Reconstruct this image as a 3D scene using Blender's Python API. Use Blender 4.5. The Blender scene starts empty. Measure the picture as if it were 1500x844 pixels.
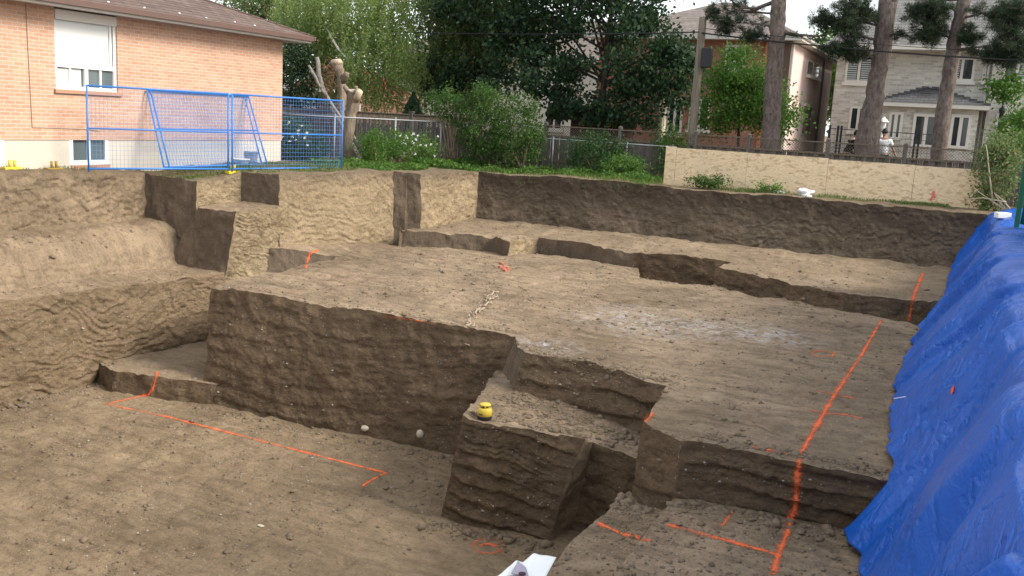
import bpy, bmesh, math, random
import numpy as np
from mathutils import Vector, Matrix
from mathutils.geometry import delaunay_2d_cdt
from mathutils.bvhtree import BVHTree

random.seed(7)
rng = np.random.default_rng(7)
R = math.radians
scene = bpy.context.scene
COL = scene.collection

# ------------------------------------------------------------------ survey of the site
# lot axes: X across the lot, Y into the lot, Z up, grade = 0.  The camera was solved from the vanishing points.
FPX, CX, CY, EYE = 1380.0, 750.0, 422.0, 1.65
_d = np.array([1430.0 - CX, 208.0 - CY, FPX]); _d /= np.linalg.norm(_d)
_h = np.array([1.0, 0.056, 0.0])
_u = np.cross(_d, _h); _u = -_u if _u[1] > 0 else _u; _u /= np.linalg.norm(_u)
_r = np.cross(_d, _u); _r = -_r if _r[0] < 0 else _r
CAM = np.stack([_r, _d, _u])

def ray(x, y):
    return CAM @ np.array([x - CX, y - CY, FPX])
def at(x, y, z=0.0):
    r = ray(x, y); return np.array([0, 0, EYE]) + r * (z - EYE) / r[2]
def atX(x, y, X):
    r = ray(x, y); return np.array([0, 0, EYE]) + r * X / r[0]
def atY(x, y, Y):
    r = ray(x, y); return np.array([0, 0, EYE]) + r * Y / r[1]

# ------------------------------------------------------------------ object helpers
def tag(o, label=None, cat=None, group=None, kind=None):
    if label: o['label'] = label
    if cat: o['category'] = cat
    if group: o['group'] = group
    if kind: o['kind'] = kind
    return o

def thing(name, loc, label, cat, group=None, rz=0.0):
    o = bpy.data.objects.new(name, None)
    o.empty_display_size = 0.2
    o.location = loc; o.rotation_euler = (0, 0, rz)
    COL.objects.link(o)
    return tag(o, label, cat, group)

def mesh_obj(name, V, F, mats, parent=None, smooth=False, mi=None, attr=None):
    """V (n,3) world coordinates, F list/array of index tuples.  With a parent the vertices become local to it."""
    V = np.asarray(V, float)
    if parent is not None:
        off = np.array(parent.location)
        p = parent.parent
        while p is not None:
            off = off + np.array(p.location); p = p.parent
        V = V - off
    me = bpy.data.meshes.new(name)
    if isinstance(F, np.ndarray):
        n, k = F.shape
        me.vertices.add(len(V)); me.vertices.foreach_set('co', V.astype(np.float32).ravel())
        me.loops.add(n * k); me.loops.foreach_set('vertex_index', F.astype(np.int32).ravel())
        me.polygons.add(n); me.polygons.foreach_set('loop_start', np.arange(0, n * k, k, dtype=np.int32))
        me.update(calc_edges=True)
    else:
        me.from_pydata([tuple(v) for v in V], [], [tuple(f) for f in F])
    me.validate()
    for m in (mats if isinstance(mats, (list, tuple)) else [mats]):
        me.materials.append(m)
    if mi is not None and len(mi) == len(me.polygons):
        me.polygons.foreach_set('material_index', np.asarray(mi, np.int32))
    if attr is not None and len(attr) == len(me.polygons):
        a = me.attributes.new('rnd', 'FLOAT', 'FACE'); a.data.foreach_set('value', np.asarray(attr, np.float32))
    if smooth:
        me.polygons.foreach_set('use_smooth', np.ones(len(me.polygons), bool))
    o = bpy.data.objects.new(name, me)
    COL.objects.link(o)
    if parent is not None: o.parent = parent
    return o

class MB:
    def __init__(s): s.v = []; s.f = []
    def add(s, V, F):
        b = len(s.v); s.v += [tuple(map(float, p)) for p in V]; s.f += [tuple(i + b for i in f) for f in F]; return s
    def box(s, c, size, M=None):
        hx, hy, hz = [q / 2 for q in size]
        V = [(-hx,-hy,-hz),(hx,-hy,-hz),(hx,hy,-hz),(-hx,hy,-hz),(-hx,-hy,hz),(hx,-hy,hz),(hx,hy,hz),(-hx,hy,hz)]
        if M is not None: V = [M @ Vector(v) for v in V]
        V = [(v[0]+c[0], v[1]+c[1], v[2]+c[2]) for v in V]
        return s.add(V, [(0,3,2,1),(4,5,6,7),(0,1,5,4),(1,2,6,5),(2,3,7,6),(3,0,4,7)])
    def span(s, a, b):
        return s.box([(a[i]+b[i])/2 for i in range(3)], [abs(b[i]-a[i]) for i in range(3)])
    def beam(s, p, q, w, d):
        p, q = Vector(p), Vector(q); z = (q-p); L = z.length; z.normalize()
        t = Vector((0,0,1)) if abs(z.z) < .95 else Vector((0,1,0))
        x = t.cross(z).normalized(); y = z.cross(x)
        M = Matrix((x, y, z)).transposed()
        return s.box((p+q)/2, (w, d, L), M)
    def tube(s, pts, rad, n=8, cap=True, wob=0.0):
        pts = [Vector(p) for p in pts]
        if not isinstance(rad, (list, tuple, np.ndarray)): rad = [rad]*len(pts)
        V = []; F = []
        for i, p in enumerate(pts):
            z = (pts[min(i+1, len(pts)-1)] - pts[max(i-1, 0)]).normalized()
            t = Vector((0,0,1)) if abs(z.z) < .9 else Vector((0,1,0))
            x = t.cross(z).normalized(); y = z.cross(x)
            for k in range(n):
                a = 2*math.pi*k/n; r = rad[i]*(1+wob*random.uniform(-1, 1))
                V.append(p + x*(r*math.cos(a)) + y*(r*math.sin(a)))
        for i in range(len(pts)-1):
            for k in range(n):
                k2 = (k+1) % n
                F.append((i*n+k, i*n+k2, (i+1)*n+k2, (i+1)*n+k))
        if cap:
            F.append(tuple(range(n-1, -1, -1))); F.append(tuple((len(pts)-1)*n+k for k in range(n)))
        return s.add(V, F)
    def lathe(s, prof, c, n=24):
        V = []; F = []
        for r, z in prof:
            for k in range(n):
                a = 2*math.pi*k/n; V.append((c[0]+r*math.cos(a), c[1]+r*math.sin(a), c[2]+z))
        for i in range(len(prof)-1):
            for k in range(n):
                k2 = (k+1) % n; F.append((i*n+k, i*n+k2, (i+1)*n+k2, (i+1)*n+k))
        F.append(tuple(range(n-1, -1, -1))); F.append(tuple((len(prof)-1)*n+k for k in range(n)))
        return s.add(V, F)
    def ell(s, c, r, nu=12, nv=8):
        V = []; F = []
        for i in range(nv+1):
            t = math.pi*i/nv
            for k in range(nu):
                a = 2*math.pi*k/nu
                V.append((c[0]+r[0]*math.sin(t)*math.cos(a), c[1]+r[1]*math.sin(t)*math.sin(a), c[2]-r[2]*math.cos(t)))
        for i in range(nv):
            for k in range(nu):
                k2 = (k+1) % nu; F.append((i*nu+k, i*nu+k2, (i+1)*nu+k2, (i+1)*nu+k))
        return s.add(V, F)
    def poly(s, V, F): return s.add(V, F)
    def build(s, name, mats, parent=None, smooth=False, bevel=0):
        o = mesh_obj(name, s.v, s.f, mats, parent, smooth)
        if bevel:
            m = o.modifiers.new('bevel', 'BEVEL'); m.width = bevel; m.segments = 2; m.limit_method = 'ANGLE'
        return o

# ------------------------------------------------------------------ vectorised noise
def _hash(ix, iy, iz, seed):
    h = (ix.astype(np.uint32)*np.uint32(374761393) + iy.astype(np.uint32)*np.uint32(668265263)
         + iz.astype(np.uint32)*np.uint32(2147483647 - 1013904223) + np.uint32((seed*362437) & 0xffffffff))
    h = (h ^ (h >> np.uint32(13)))*np.uint32(1274126177)
    h = (h ^ (h >> np.uint32(16)))*np.uint32(2246822519)
    return ((h ^ (h >> np.uint32(15))) & np.uint32(0xffffff)).astype(np.float64)/float(0xffffff)

def vn(x, y, z=0.0, seed=0):
    x, y, z = np.broadcast_arrays(np.asarray(x, float), np.asarray(y, float), np.asarray(z, float))
    fx, fy, fz = np.floor(x), np.floor(y), np.floor(z)
    ix, iy, iz = fx.astype(np.int64), fy.astype(np.int64), fz.astype(np.int64)
    u, v, w = x-fx, y-fy, z-fz
    u = u*u*u*(u*(u*6-15)+10); v = v*v*v*(v*(v*6-15)+10); w = w*w*w*(w*(w*6-15)+10)
    r = 0
    for a in (0, 1):
        for b in (0, 1):
            for c in (0, 1):
                r = r + _hash(ix+a, iy+b, iz+c, seed)*(u if a else 1-u)*(v if b else 1-v)*(w if c else 1-w)
    return r*2-1

def fbm(x, y, z=0.0, octv=4, seed=0):
    r = 0; amp = 1; tot = 0; f = 1
    for i in range(octv):
        r = r + amp*vn(np.asarray(x)*f, np.asarray(y)*f, np.asarray(z)*f, seed+i*17); tot += amp; amp *= .5; f *= 2.03
    return r/tot

def sstep(a, b, x):
    t = np.clip((x-a)/(b-a), 0, 1); return t*t*(3-2*t)

# ------------------------------------------------------------------ materials
MATS = {}
class NT:
    def __init__(s, name):
        s.m = bpy.data.materials.new(name); s.m.use_nodes = True
        s.t = s.m.node_tree; s.t.nodes.clear()
        s.out = s.t.nodes.new('ShaderNodeOutputMaterial')
        MATS[name] = s.m
    def n(s, typ, **kw):
        nd = s.t.nodes.new(typ)
        for k, v in kw.items():
            if k == 'inp':
                for a, b in v.items():
                    nd.inputs[a].default_value = b
            else: setattr(nd, k, v)
        return nd
    def l(s, a, b): s.t.links.new(a, b)
    def pos(s): return s.n('ShaderNodeNewGeometry').outputs['Position']
    def noise(s, vec, scale, detail=6, rough=.6, dist=0.0):
        nd = s.n('ShaderNodeTexNoise', inp={'Scale': scale, 'Detail': detail, 'Roughness': rough, 'Distortion': dist})
        if vec is not None: s.l(vec, nd.inputs['Vector'])
        return nd.outputs['Fac']
    def ramp(s, fac, stops):
        nd = s.n('ShaderNodeValToRGB'); e = nd.color_ramp.elements
        while len(e) < len(stops): e.new(.5)
        for i, (p, c) in enumerate(stops):
            e[i].position = p; e[i].color = (c, c, c, 1) if isinstance(c, (int, float)) else tuple(c)+(1,)
        s.l(fac, nd.inputs['Fac']); return nd.outputs['Color']
    def mix(s, fac, a, b, blend='MIX'):
        nd = s.n('ShaderNodeMix', data_type='RGBA', blend_type=blend)
        for sock, val in ((nd.inputs['Factor'], fac), (nd.inputs['A'], a), (nd.inputs['B'], b)):
            if isinstance(val, bpy.types.NodeSocket): s.l(val, sock)
            elif isinstance(val, (int, float)): sock.default_value = val
            else: sock.default_value = tuple(val)+(1,)
        return nd.outputs['Result']
    def math(s, op, a, b=None, clamp=False):
        nd = s.n('ShaderNodeMath', operation=op, use_clamp=clamp)
        for i, v in enumerate((a, b)):
            if v is None: continue
            if isinstance(v, bpy.types.NodeSocket): s.l(v, nd.inputs[i])
            else: nd.inputs[i].default_value = v
        return nd.outputs[0]
    def map(s, vec, scale=(1,1,1), rot=(0,0,0), loc=(0,0,0)):
        nd = s.n('ShaderNodeMapping', inp={'Scale': scale, 'Rotation': rot, 'Location': loc}); s.l(vec, nd.inputs['Vector']); return nd.outputs[0]
    def bump(s, h, dist=.01, strength=1.0, normal=None):
        nd = s.n('ShaderNodeBump', inp={'Strength': strength, 'Distance': dist}); s.l(h, nd.inputs['Height'])
        if normal is not None: s.l(normal, nd.inputs['Normal'])
        return nd.outputs['Normal']
    def bsdf(s, color, rough=.6, spec=.3, metal=0.0, normal=None, **kw):
        nd = s.n('ShaderNodeBsdfPrincipled', inp={'Metallic': metal, 'Specular IOR Level': spec})
        for key, v in (('Base Color', color), ('Roughness', rough)):
            if isinstance(v, bpy.types.NodeSocket): s.l(v, nd.inputs[key])
            elif isinstance(v, (int, float)): nd.inputs[key].default_value = v
            else: nd.inputs[key].default_value = tuple(v)+(1,)
        if normal is not None: s.l(normal, nd.inputs['Normal'])
        for k, v in kw.items(): nd.inputs[k.replace('_', ' ')].default_value = v
        s.l(nd.outputs[0], s.out.inputs['Surface']); return nd

def soil(name, light, dark, speck=.5, grit=1.0, topsoil=None, damp=None, dust=None, streak=False, tscale=1.0, strata=0.0, wipe=0.0):
    t = NT(name); P = t.pos()
    Pw = t.map(P, scale=(1, 1, .35)) if streak else P
    big = t.noise(P, .7*tscale, 4, .55); mid = t.noise(Pw, 3.1*tscale, 7, .62, .6); fine = t.noise(P, 21, 6, .7); grain = t.noise(P, 85, 3, .7)
    f = t.math('ADD', t.math('MULTIPLY', big, .45), t.math('MULTIPLY', mid, .55))
    col = t.mix(t.ramp(f, [(.36, 0.0), (.64, 1.0)]), dark, light)
    col = t.mix(t.ramp(fine, [(.3, .62), (.5, 1.0), (.75, 1.22)]), (0, 0, 0), col, 'MULTIPLY') if False else t.mix(1.0, col, t.ramp(fine, [(.3, .66), (.52, 1.0), (.74, 1.0)]), 'MULTIPLY')
    col = t.mix(t.math('MULTIPLY', t.ramp(grain, [(.56, 0.0), (.72, 1.0)]), .35), col, [min(1, c*1.7) for c in light])
    hs = None
    if strata:                       # thin horizontal scrape lines of the cut
        Pq = t.n('ShaderNodeVectorMath', operation='ADD'); t.l(t.map(P, scale=(1, 1, 8)), Pq.inputs[0]); wn = t.n('ShaderNodeTexNoise', inp={'Scale': 1.3, 'Detail': 5}); t.l(P, wn.inputs['Vector']); t.l(t.map(wn.outputs['Color'], scale=(0, 0, 4.5)), Pq.inputs[1])
        hs = t.noise(Pq.outputs[0], 2.6, 6, .72)
        col = t.mix(strata, col, t.mix(1.0, col, t.ramp(hs, [(.34, .52), (.50, 1.0), (.68, 1.0)]), 'MULTIPLY'))
    if wipe:                         # smears left by the bucket dragged across the level
        hw = t.noise(t.map(P, scale=(.55, 4.2, 1), rot=(0, 0, .06)), 1.5, 7, .68, .4)
        col = t.mix(wipe, col, t.mix(1.0, col, t.ramp(hw, [(.34, .55), (.52, 1.0), (.72, 1.18)]), 'MULTIPLY'))
        pt = t.noise(P, .42, 5, .6, .3); col = t.mix(wipe, col, t.mix(1.0, col, t.ramp(pt, [(.38, .72), (.58, 1.08)]), 'MULTIPLY'))
    if topsoil is not None:          # darker humus band near grade, ragged lower limit
        tc, z0, z1 = topsoil
        sp = t.n('ShaderNodeSeparateXYZ'); t.l(P, sp.inputs[0])
        zz = t.math('ADD', sp.outputs['Z'], t.math('MULTIPLY', t.math('SUBTRACT', mid, .5), .9))
        mr = t.n('ShaderNodeMapRange', inp={'From Min': z0, 'From Max': z1}); t.l(zz, mr.inputs['Value'])
        col = t.mix(mr.outputs[0], col, t.mix(fine, [c*.7 for c in tc], [c*1.25 for c in tc]))
    if dust is not None:             # chalky dried patches at surveyed spots
        dc, spots = dust
        for (x, y, r) in spots:
            ds = t.n('ShaderNodeVectorMath', operation='DISTANCE'); t.l(t.map(P, scale=(1, 1.25, 0)), ds.inputs[0]); ds.inputs[1].default_value = (x, y*1.25, 0)
            g = t.math('SUBTRACT', 1.0, t.math('DIVIDE', ds.outputs['Value'], r), True)
            g = t.math('MULTIPLY', g, t.ramp(t.noise(P, 5.5, 7, .72, .8), [(.46, 0.0), (.62, 1.0)]))
            col = t.mix(t.math('MULTIPLY', g, .8, True), col, dc)
    vo = t.n('ShaderNodeTexVoronoi', feature='F1', inp={'Scale': 17.0, 'Randomness': 1.0}); t.l(P, vo.inputs['Vector'])
    pick = t.n('ShaderNodeSeparateColor'); t.l(vo.outputs['Color'], pick.inputs[0])
    st = t.math('MULTIPLY', t.math('LESS_THAN', vo.outputs['Distance'], .17), t.math('GREATER_THAN', pick.outputs[0], .86))
    col = t.mix(t.math('MULTIPLY', st, speck), col, t.mix(pick.outputs[1], (.20, .17, .14), (.48, .45, .40)))
    h = t.math('ADD', t.math('MULTIPLY', fine, 1.0), t.math('MULTIPLY', grain, .35))
    h = t.math('ADD', h, t.math('MULTIPLY', st, .25))
    nrm = t.bump(h, .035*grit, .8)
    if hs is not None: nrm = t.bump(hs, .05*strata, .7, nrm)
    nrm = t.bump(t.noise(Pw, 7, 6, .65, .5), .07*grit, .55, nrm)
    t.bsdf(col, .93, .12, normal=nrm)
    return t.m

def plain(name, color, rough=.55, spec=.3, metal=0.0, var=.12, scale=6, bump=.0, bscale=40, **kw):
    t = NT(name); P = t.pos(); f = t.noise(P, scale, 5, .6)
    col = t.mix(f, [c*(1-var) for c in color], [min(1, c*(1+var)) for c in color])
    nrm = t.bump(t.noise(P, bscale, 4, .6), bump, .6) if bump else None
    t.bsdf(col, rough, spec, metal, nrm, **kw)
    return t.m

def leafmat(name, c0, c1, c2=None, trans=.35, rough=.5):
    t = NT(name)
    a = t.n('ShaderNodeAttribute', attribute_name='rnd')
    f = a.outputs['Fac']
    stops = [(0.0, c0), (.75, c1), (1.0, c2 or c1)]
    col = t.ramp(f, stops)
    d = t.n('ShaderNodeBsdfPrincipled', inp={'Roughness': rough, 'Specular IOR Level': .25}); t.l(col, d.inputs['Base Color'])
    tr = t.n('ShaderNodeBsdfTranslucent'); t.l(t.mix(.5, col, [min(1, x*1.6) for x in c1]), tr.inputs['Color'])
    mx = t.n('ShaderNodeMixShader'); mx.inputs[0].default_value = trans
    t.l(d.outputs[0], mx.inputs[1]); t.l(tr.outputs[0], mx.inputs[2]); t.l(mx.outputs[0], t.out.inputs['Surface'])
    return t.m

def brick(name, cols, mortar, axes, bw=.24, bh=.078, msize=.011, var=.5):
    t = NT(name); P = t.pos(); sp = t.n('ShaderNodeSeparateXYZ'); t.l(P, sp.inputs[0])
    cb = t.n('ShaderNodeCombineXYZ'); t.l(t.math('ADD', sp.outputs[0], sp.outputs[1]), cb.inputs[0]); t.l(sp.outputs[2], cb.inputs[1])
    b = t.n('ShaderNodeTexBrick', offset=.5, inp={'Scale': 1.0, 'Mortar Size': msize, 'Mortar Smooth': .1, 'Bias': 0.0, 'Brick Width': bw, 'Row Height': bh})
    t.l(cb.outputs[0], b.inputs['Vector'])
    b.inputs['Color1'].default_value = tuple(cols[0])+(1,); b.inputs['Color2'].default_value = tuple(cols[1])+(1,); b.inputs['Mortar'].default_value = tuple(mortar)+(1,)
    big = t.noise(P, 1.1, 5, .6)
    col = t.mix(1.0, b.outputs['Color'], t.ramp(big, [(.3, 1-var*.3), (.7, 1.0)]), 'MULTIPLY')
    col = t.mix(1.0, col, t.ramp(t.noise(P, 30, 4, .7), [(.3, .82), (.6, 1.0)]), 'MULTIPLY')
    inv = t.math('SUBTRACT', 1.0, b.outputs['Fac'])
    t.bsdf(col, .85, .2, normal=t.bump(t.math('ADD', inv, t.math('MULTIPLY', t.noise(P, 60, 4), .3)), .008, .8))
    return t.m

def shingle(name, c0, c1, axes, w=.33, h=.14):
    t = NT(name); P = t.pos(); sp = t.n('ShaderNodeSeparateXYZ'); t.l(P, sp.inputs[0])
    cb = t.n('ShaderNodeCombineXYZ'); t.l(sp.outputs[axes[0]], cb.inputs[0]); t.l(sp.outputs[axes[1]], cb.inputs[1])
    b = t.n('ShaderNodeTexBrick', offset=.5, inp={'Scale': 1.0, 'Mortar Size': .008, 'Mortar Smooth': .2, 'Brick Width': w, 'Row Height': h}); t.l(cb.outputs[0], b.inputs['Vector'])
    b.inputs['Color1'].default_value = tuple(c0)+(1,); b.inputs['Color2'].default_value = tuple(c1)+(1,); b.inputs['Mortar'].default_value = tuple(x*.45 for x in c0)+(1,)
    col = t.mix(1.0, b.outputs['Color'], t.ramp(t.noise(P, 2.0, 6, .7), [(.3, .7), (.7, 1.0)]), 'MULTIPLY')
    t.bsdf(col, .9, .2, normal=t.bump(t.math('ADD', b.outputs['Fac'], t.noise(P, 70, 4)), .008, .6))
    return t.m

def bark(name, c0, c1, sz=(9, 9, 2.2)):
    t = NT(name); P = t.pos(); Pm = t.map(P, scale=sz)
    f = t.noise(Pm, 1.6, 7, .7, .5)
    col = t.mix(t.ramp(f, [(.35, 0.0), (.65, 1.0)]), c0, c1)
    t.bsdf(col, .9, .15, normal=t.bump(f, .06, .9)); return t.m

def glass(name, col, rough=.06):
    t = NT(name); P = t.pos(); f = t.noise(P, .9, 3)
    t.bsdf(t.mix(f, [c*.7 for c in col], [c*1.3 for c in col]), rough, .8); return t.m
# ------------------------------------------------------------------ soils
TAN, DARK, HUM = (.30, .225, .145), (.165, .118, .076), (.085, .064, .047)
_pc = at(955, 472, -1.9); _pd = at(1110, 490, -1.9); _pe = at(800, 505, -1.9)
M_TOP = soil('soil_packed', (.37, .28, .19), (.22, .162, .107), speck=.8, grit=1.2, wipe=.75,
             dust=((.54, .54, .55), [(_pc[0], _pc[1], 2.0), (_pd[0], _pd[1], 1.4), (_pe[0], _pe[1], .9)]))
M_FLOOR = soil('soil_floor', (.315, .236, .152), (.20, .146, .092), speck=.8, grit=1.0, wipe=.6)
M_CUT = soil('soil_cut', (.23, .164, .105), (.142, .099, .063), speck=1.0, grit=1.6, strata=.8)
M_CLAY = soil('soil_clay', (.45, .35, .222), (.28, .212, .132), speck=.8, grit=1.6, strata=.7, topsoil=((.20, .155, .11), -.40, .05))
M_LOW = soil('soil_low_clay', (.31, .228, .146), (.195, .141, .088), speck=.9, grit=1.6, strata=.8)
M_BACK = soil('soil_back', (.25, .195, .14), (.13, .10, .07), speck=.5, grit=1.2, topsoil=(HUM, -1.0, -.2), strata=.9)
M_SCRAPE = soil('soil_scraped', (.18, .138, .10), (.115, .088, .063), speck=.5, grit=.7, streak=True)
M_BENCH = soil('soil_bench', (.345, .262, .175), (.22, .164, .108), speck=.6, grit=1.1, wipe=.5)
M_GROUND = soil('soil_ground', (.25, .19, .125), (.15, .115, .075), speck=.4, grit=1.2)

def disp(P):
    x, y, z = P[:, 0], P[:, 1], P[:, 2]
    D = np.zeros_like(P)
    for k in range(3):
        s = 40*k
        a = .045*vn(x/1.5, y/1.5, z/1.5, s+1) +   .024*vn(x/.47, y/.47, z/.47, s+2) + .02*vn(x/.17, y/.17, z/.17, s+3) + .007*vn(x/.07, y/.07, z/.07, s+4)
        D[:, k] = a*(.75 if k == 2 else 1.15)
    D[:, 2] -= .075*np.clip(vn(x/.34, y/.34, 0, 61)-.30, 0, 1)+.03*np.clip(vn(x/.12, y/.12, 0, 62)-.25, 0, 1)
    return D

ALLV, ALLF = [], []      # everything earthen, for later ray casts
_cnt = [0]
def register(V, F):
    ALLV.append(V); ALLF.extend([tuple(int(i)+_cnt[0] for i in f) for f in F]); _cnt[0] += len(V)

# tooth-mark relief left by the excavator bucket: a = metres along the face, b = metres down it
def saw(t):
    q = t-np.floor(t); return np.where(q < .78, q/.78, (1-q)/.22)
def ridge(t, a, s, thr=.15):
    k = np.floor(t); h = np.clip(thr+1.5*vn(k*5.71+s, a*.85, s), 0, 1.3)
    return (saw(t)-.5)*h
def coarse(a, b, s):
    lump = fbm(a*1.5, b*1.9, s, 5, 7); pit = np.minimum(0, fbm(a*2.3, b*2.6, s+1, 3, 12)+.16)
    crack = (1-np.abs(vn(a*3.1+.7*vn(a*2, b*2, s), b*4.3, s+5)))**9
    return .026*lump+.065*pit-.026*crack+.016*vn(a*13, b*14, s, 4)+.010*vn(a*22, b*24, s, 6)
def st_teeth(a, b, s, amp=.05, freq=6.5, ang=.12):
    amp = amp*.62; freq = freq*1.55
    w = .34*vn(a*.45, b*.5, s)+.17*vn(a*1.25, b*1.4, s+3.1)+.075*vn(a*3.9, b*3.6, s+4)+.03*vn(a*9, b*9, s)
    r = ridge((b+ang*a+w)*freq, a, s)
    r2 = ridge((b*.55-a*.6+1.3*w)*freq*.62, b, s+9, -.1)
    return amp*(r*1.1+r2*.9)+coarse(a, b, s)*.9
def st_scoop(a, b, s, amp=.06, freq=4.6):
    amp = amp*.66; freq = freq*1.5
    w = .26*vn(a*.7, b*.7, s)+.12*vn(a*2.1, b*2.1, s)+.05*vn(a*5.5, b*5.5, s+3)
    wv = .5*vn(a*.35, 0*b, s+2); cell = np.floor(a/2.9+wv); u = (a/2.9+wv-cell)*2.9
    rad = np.sqrt((u-2.3-.5*np.sin(cell*2.1+s))**2*.8+(b+1.1+.5*np.sin(cell*3.7))**2)
    r = ridge((rad+w)*freq, a, s, .2); r2 = ridge((b+.15*a+w*1.4)*freq*1.25, a, s+5, -.05)
    return amp*(r+r2*.8)+coarse(a, b, s)
def st_rough(a, b, s, amp=.06):
    w = .3*vn(a*.8, b*.8, s)+.10*vn(a*3, b*3, s)
    r = ridge((b+.1*a+w)*7.0, a, s+2, -.1)
    return amp*.5*r+coarse(a, b, s)*(amp/.05)
def st_scrape(a, b, s, amp=.02):
    return amp*(.5*vn(a*7, b*.5, s) + .4*vn(a*20, b*1.2, s+1) + .8*fbm(a*1.2, b*1.2, s, 4, 3))
def st_layers(a, b, s, amp=.055, freq=4.2):
    w = .16*vn(a*.4, b*.35, s)+.05*vn(a*1.5, b*1.2, s+1)+.022*vn(a*5, b*5, s+2)
    t = (b+.05*a+w)*freq; k = np.floor(t); h = .55+.6*vn(k*3.7+s, a*.7, s)
    return amp*(saw(t)-.5)*h+.45*ridge((b+.05*a+1.4*w)*freq*2.7, a, s+4, .1)*amp+.6*coarse(a, b, s)
STY = dict(layers=st_layers, teeth=st_teeth, scoop=st_scoop, rough=st_rough, scrape=st_scrape)

def wall(top, base, res, styles, seed=0, prof=None):
    """Loft from a top polyline to a base polyline.  styles: per-segment (name, kwargs).  Returns V, F (ints n,4), first-row indices."""
    Vs, cols = [], []
    a0 = 0.0
    top = np.asarray(top, float); base = np.asarray(base, float)
    out_cols = []
    for i in range(len(top)-1):
        L = np.linalg.norm((top[i+1]-top[i])[:2]); n = max(2, int(math.ceil(L/res)))
        ts = np.linspace(0, 1, n+1)
        if i < len(top)-2: ts = ts[:-1]
        H = max(np.linalg.norm(top[i]-base[i]), np.linalg.norm(top[i+1]-base[i+1]))
        d = top[i+1]-top[i]; nv_ = np.array([d[1], -d[0], 0.0]); nv_ /= (np.linalg.norm(nv_)+1e-9)
        for t in ts:
            out_cols.append((top[i]*(1-t)+top[i+1]*t, base[i]*(1-t)+base[i+1]*t, nv_, a0+t*L, min(t, 1-t)*L, i))
        a0 += L
    Hmax = max(np.linalg.norm(c[0]-c[1]) for c in out_cols)
    m = max(2, int(math.ceil(Hmax/res)))
    hs = np.linspace(0, 1, m+1)
    T = np.array([c[0] for c in out_cols]); B = np.array([c[1] for c in out_cols]); N = np.array([c[2] for c in out_cols])
    A = np.array([c[3] for c in out_cols]); E = np.array([c[4] for c in out_cols]); S = np.array([c[5] for c in out_cols])
    P = T[:, None, :]*(1-hs)[None, :, None] + B[:, None, :]*hs[None, :, None]
    depth = hs[None, :]*np.linalg.norm(T-B, axis=1)[:, None]
    aa = np.repeat(A[:, None], m+1, 1); dd = np.zeros_like(aa)
    for i in range(len(top)-1):
        k = S == i
        nm, kw = styles[i] if isinstance(styles, list) else styles
        dd[k] = STY[nm](aa[k], depth[k], seed+i*3.7, **kw)
    fade = sstep(0, .12, E)[:, None]*sstep(0, .16, depth)
    P = P + N[:, None, :]*(dd*fade)[:, :, None]
    V = P.reshape(-1, 3); V = V + disp(V)
    nc = len(out_cols); mm = m+1
    i, j = np.meshgrid(np.arange(nc-1), np.arange(m), indexing='ij')
    q = (i*mm+j).ravel()
    F = np.stack([q, q+1, q+mm+1, q+mm], 1)
    return V, F, T

def fill(poly, res, zfn=None, bres=None):
    """Triangulated top of a block: boundary samples match the wall columns, interior on a jittered grid."""
    poly = np.asarray(poly, float); n = len(poly)
    bp = []
    for i in range(n):
        a, b = poly[i], poly[(i+1) % n]
        L = np.linalg.norm((b-a)[:2]); k = max(2, int(math.ceil(L/(bres or res))))
        for t in np.linspace(0, 1, k+1)[:-1]: bp.append(a*(1-t)+b*t)
    bp = np.array(bp)
    x0, y0 = poly[:, :2].min(0); x1, y1 = poly[:, :2].max(0)
    gx, gy = np.meshgrid(np.arange(x0+res*.5, x1, res), np.arange(y0+res*.5, y1, res), indexing='ij')
    g = np.stack([gx.ravel(), gy.ravel()], 1) + rng.uniform(-.22, .22, (gx.size, 2))*res
    ins = np.zeros(len(g), bool); md = np.full(len(g), 1e9)
    for i in range(n):
        a, b = poly[i, :2], poly[(i+1) % n, :2]
        c = ((a[1] > g[:, 1]) != (b[1] > g[:, 1])) & (g[:, 0] < (b[0]-a[0])*(g[:, 1]-a[1])/((b[1]-a[1]) if abs(b[1]-a[1]) > 1e-9 else 1e-9)+a[0])
        ins ^= c
        d = b-a; t = np.clip(((g-a)@d)/(d@d), 0, 1); md = np.minimum(md, np.linalg.norm(g-(a+t[:, None]*d), axis=1))
    g = g[ins & (md > res*.45)]
    A = np.c_[poly[:, :2], np.ones(n)]; co, *_ = np.linalg.lstsq(A, poly[:, 2], rcond=None)
    rs = bp[:, 2]-(np.c_[bp[:, :2], np.ones(len(bp))]@co)
    pz = np.c_[g, np.ones(len(g))]@co
    acc = np.zeros(len(g)); wt = np.zeros(len(g))
    if np.abs(rs).max() > 1e-3:
        for p, r in zip(bp[::3], rs[::3]):
            w = 1/(((g-p[:2])**2).sum(1)+.01)**1.5; acc += w*r; wt += w
        pz = pz+acc/wt
    if zfn is not None: pz = pz+zfn(g[:, 0], g[:, 1])*sstep(0, .3, md[ins & (md > res*.45)])
    pts = np.r_[bp[:, :2], g]; zz = np.r_[bp[:, 2], pz]
    nb = len(bp)
    r = delaunay_2d_cdt([Vector(p) for p in pts], [(i, (i+1) % nb) for i in range(nb)], [], 1, 1e-6)
    vc, fc, ov = r[0], r[2], r[3]
    V = np.array([(v[0], v[1], zz[o[0]] if o else 0) for v, o in zip(vc, ov)])
    F = [tuple(f) for f in fc]
    V = V+disp(V)
    return V, F

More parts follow.
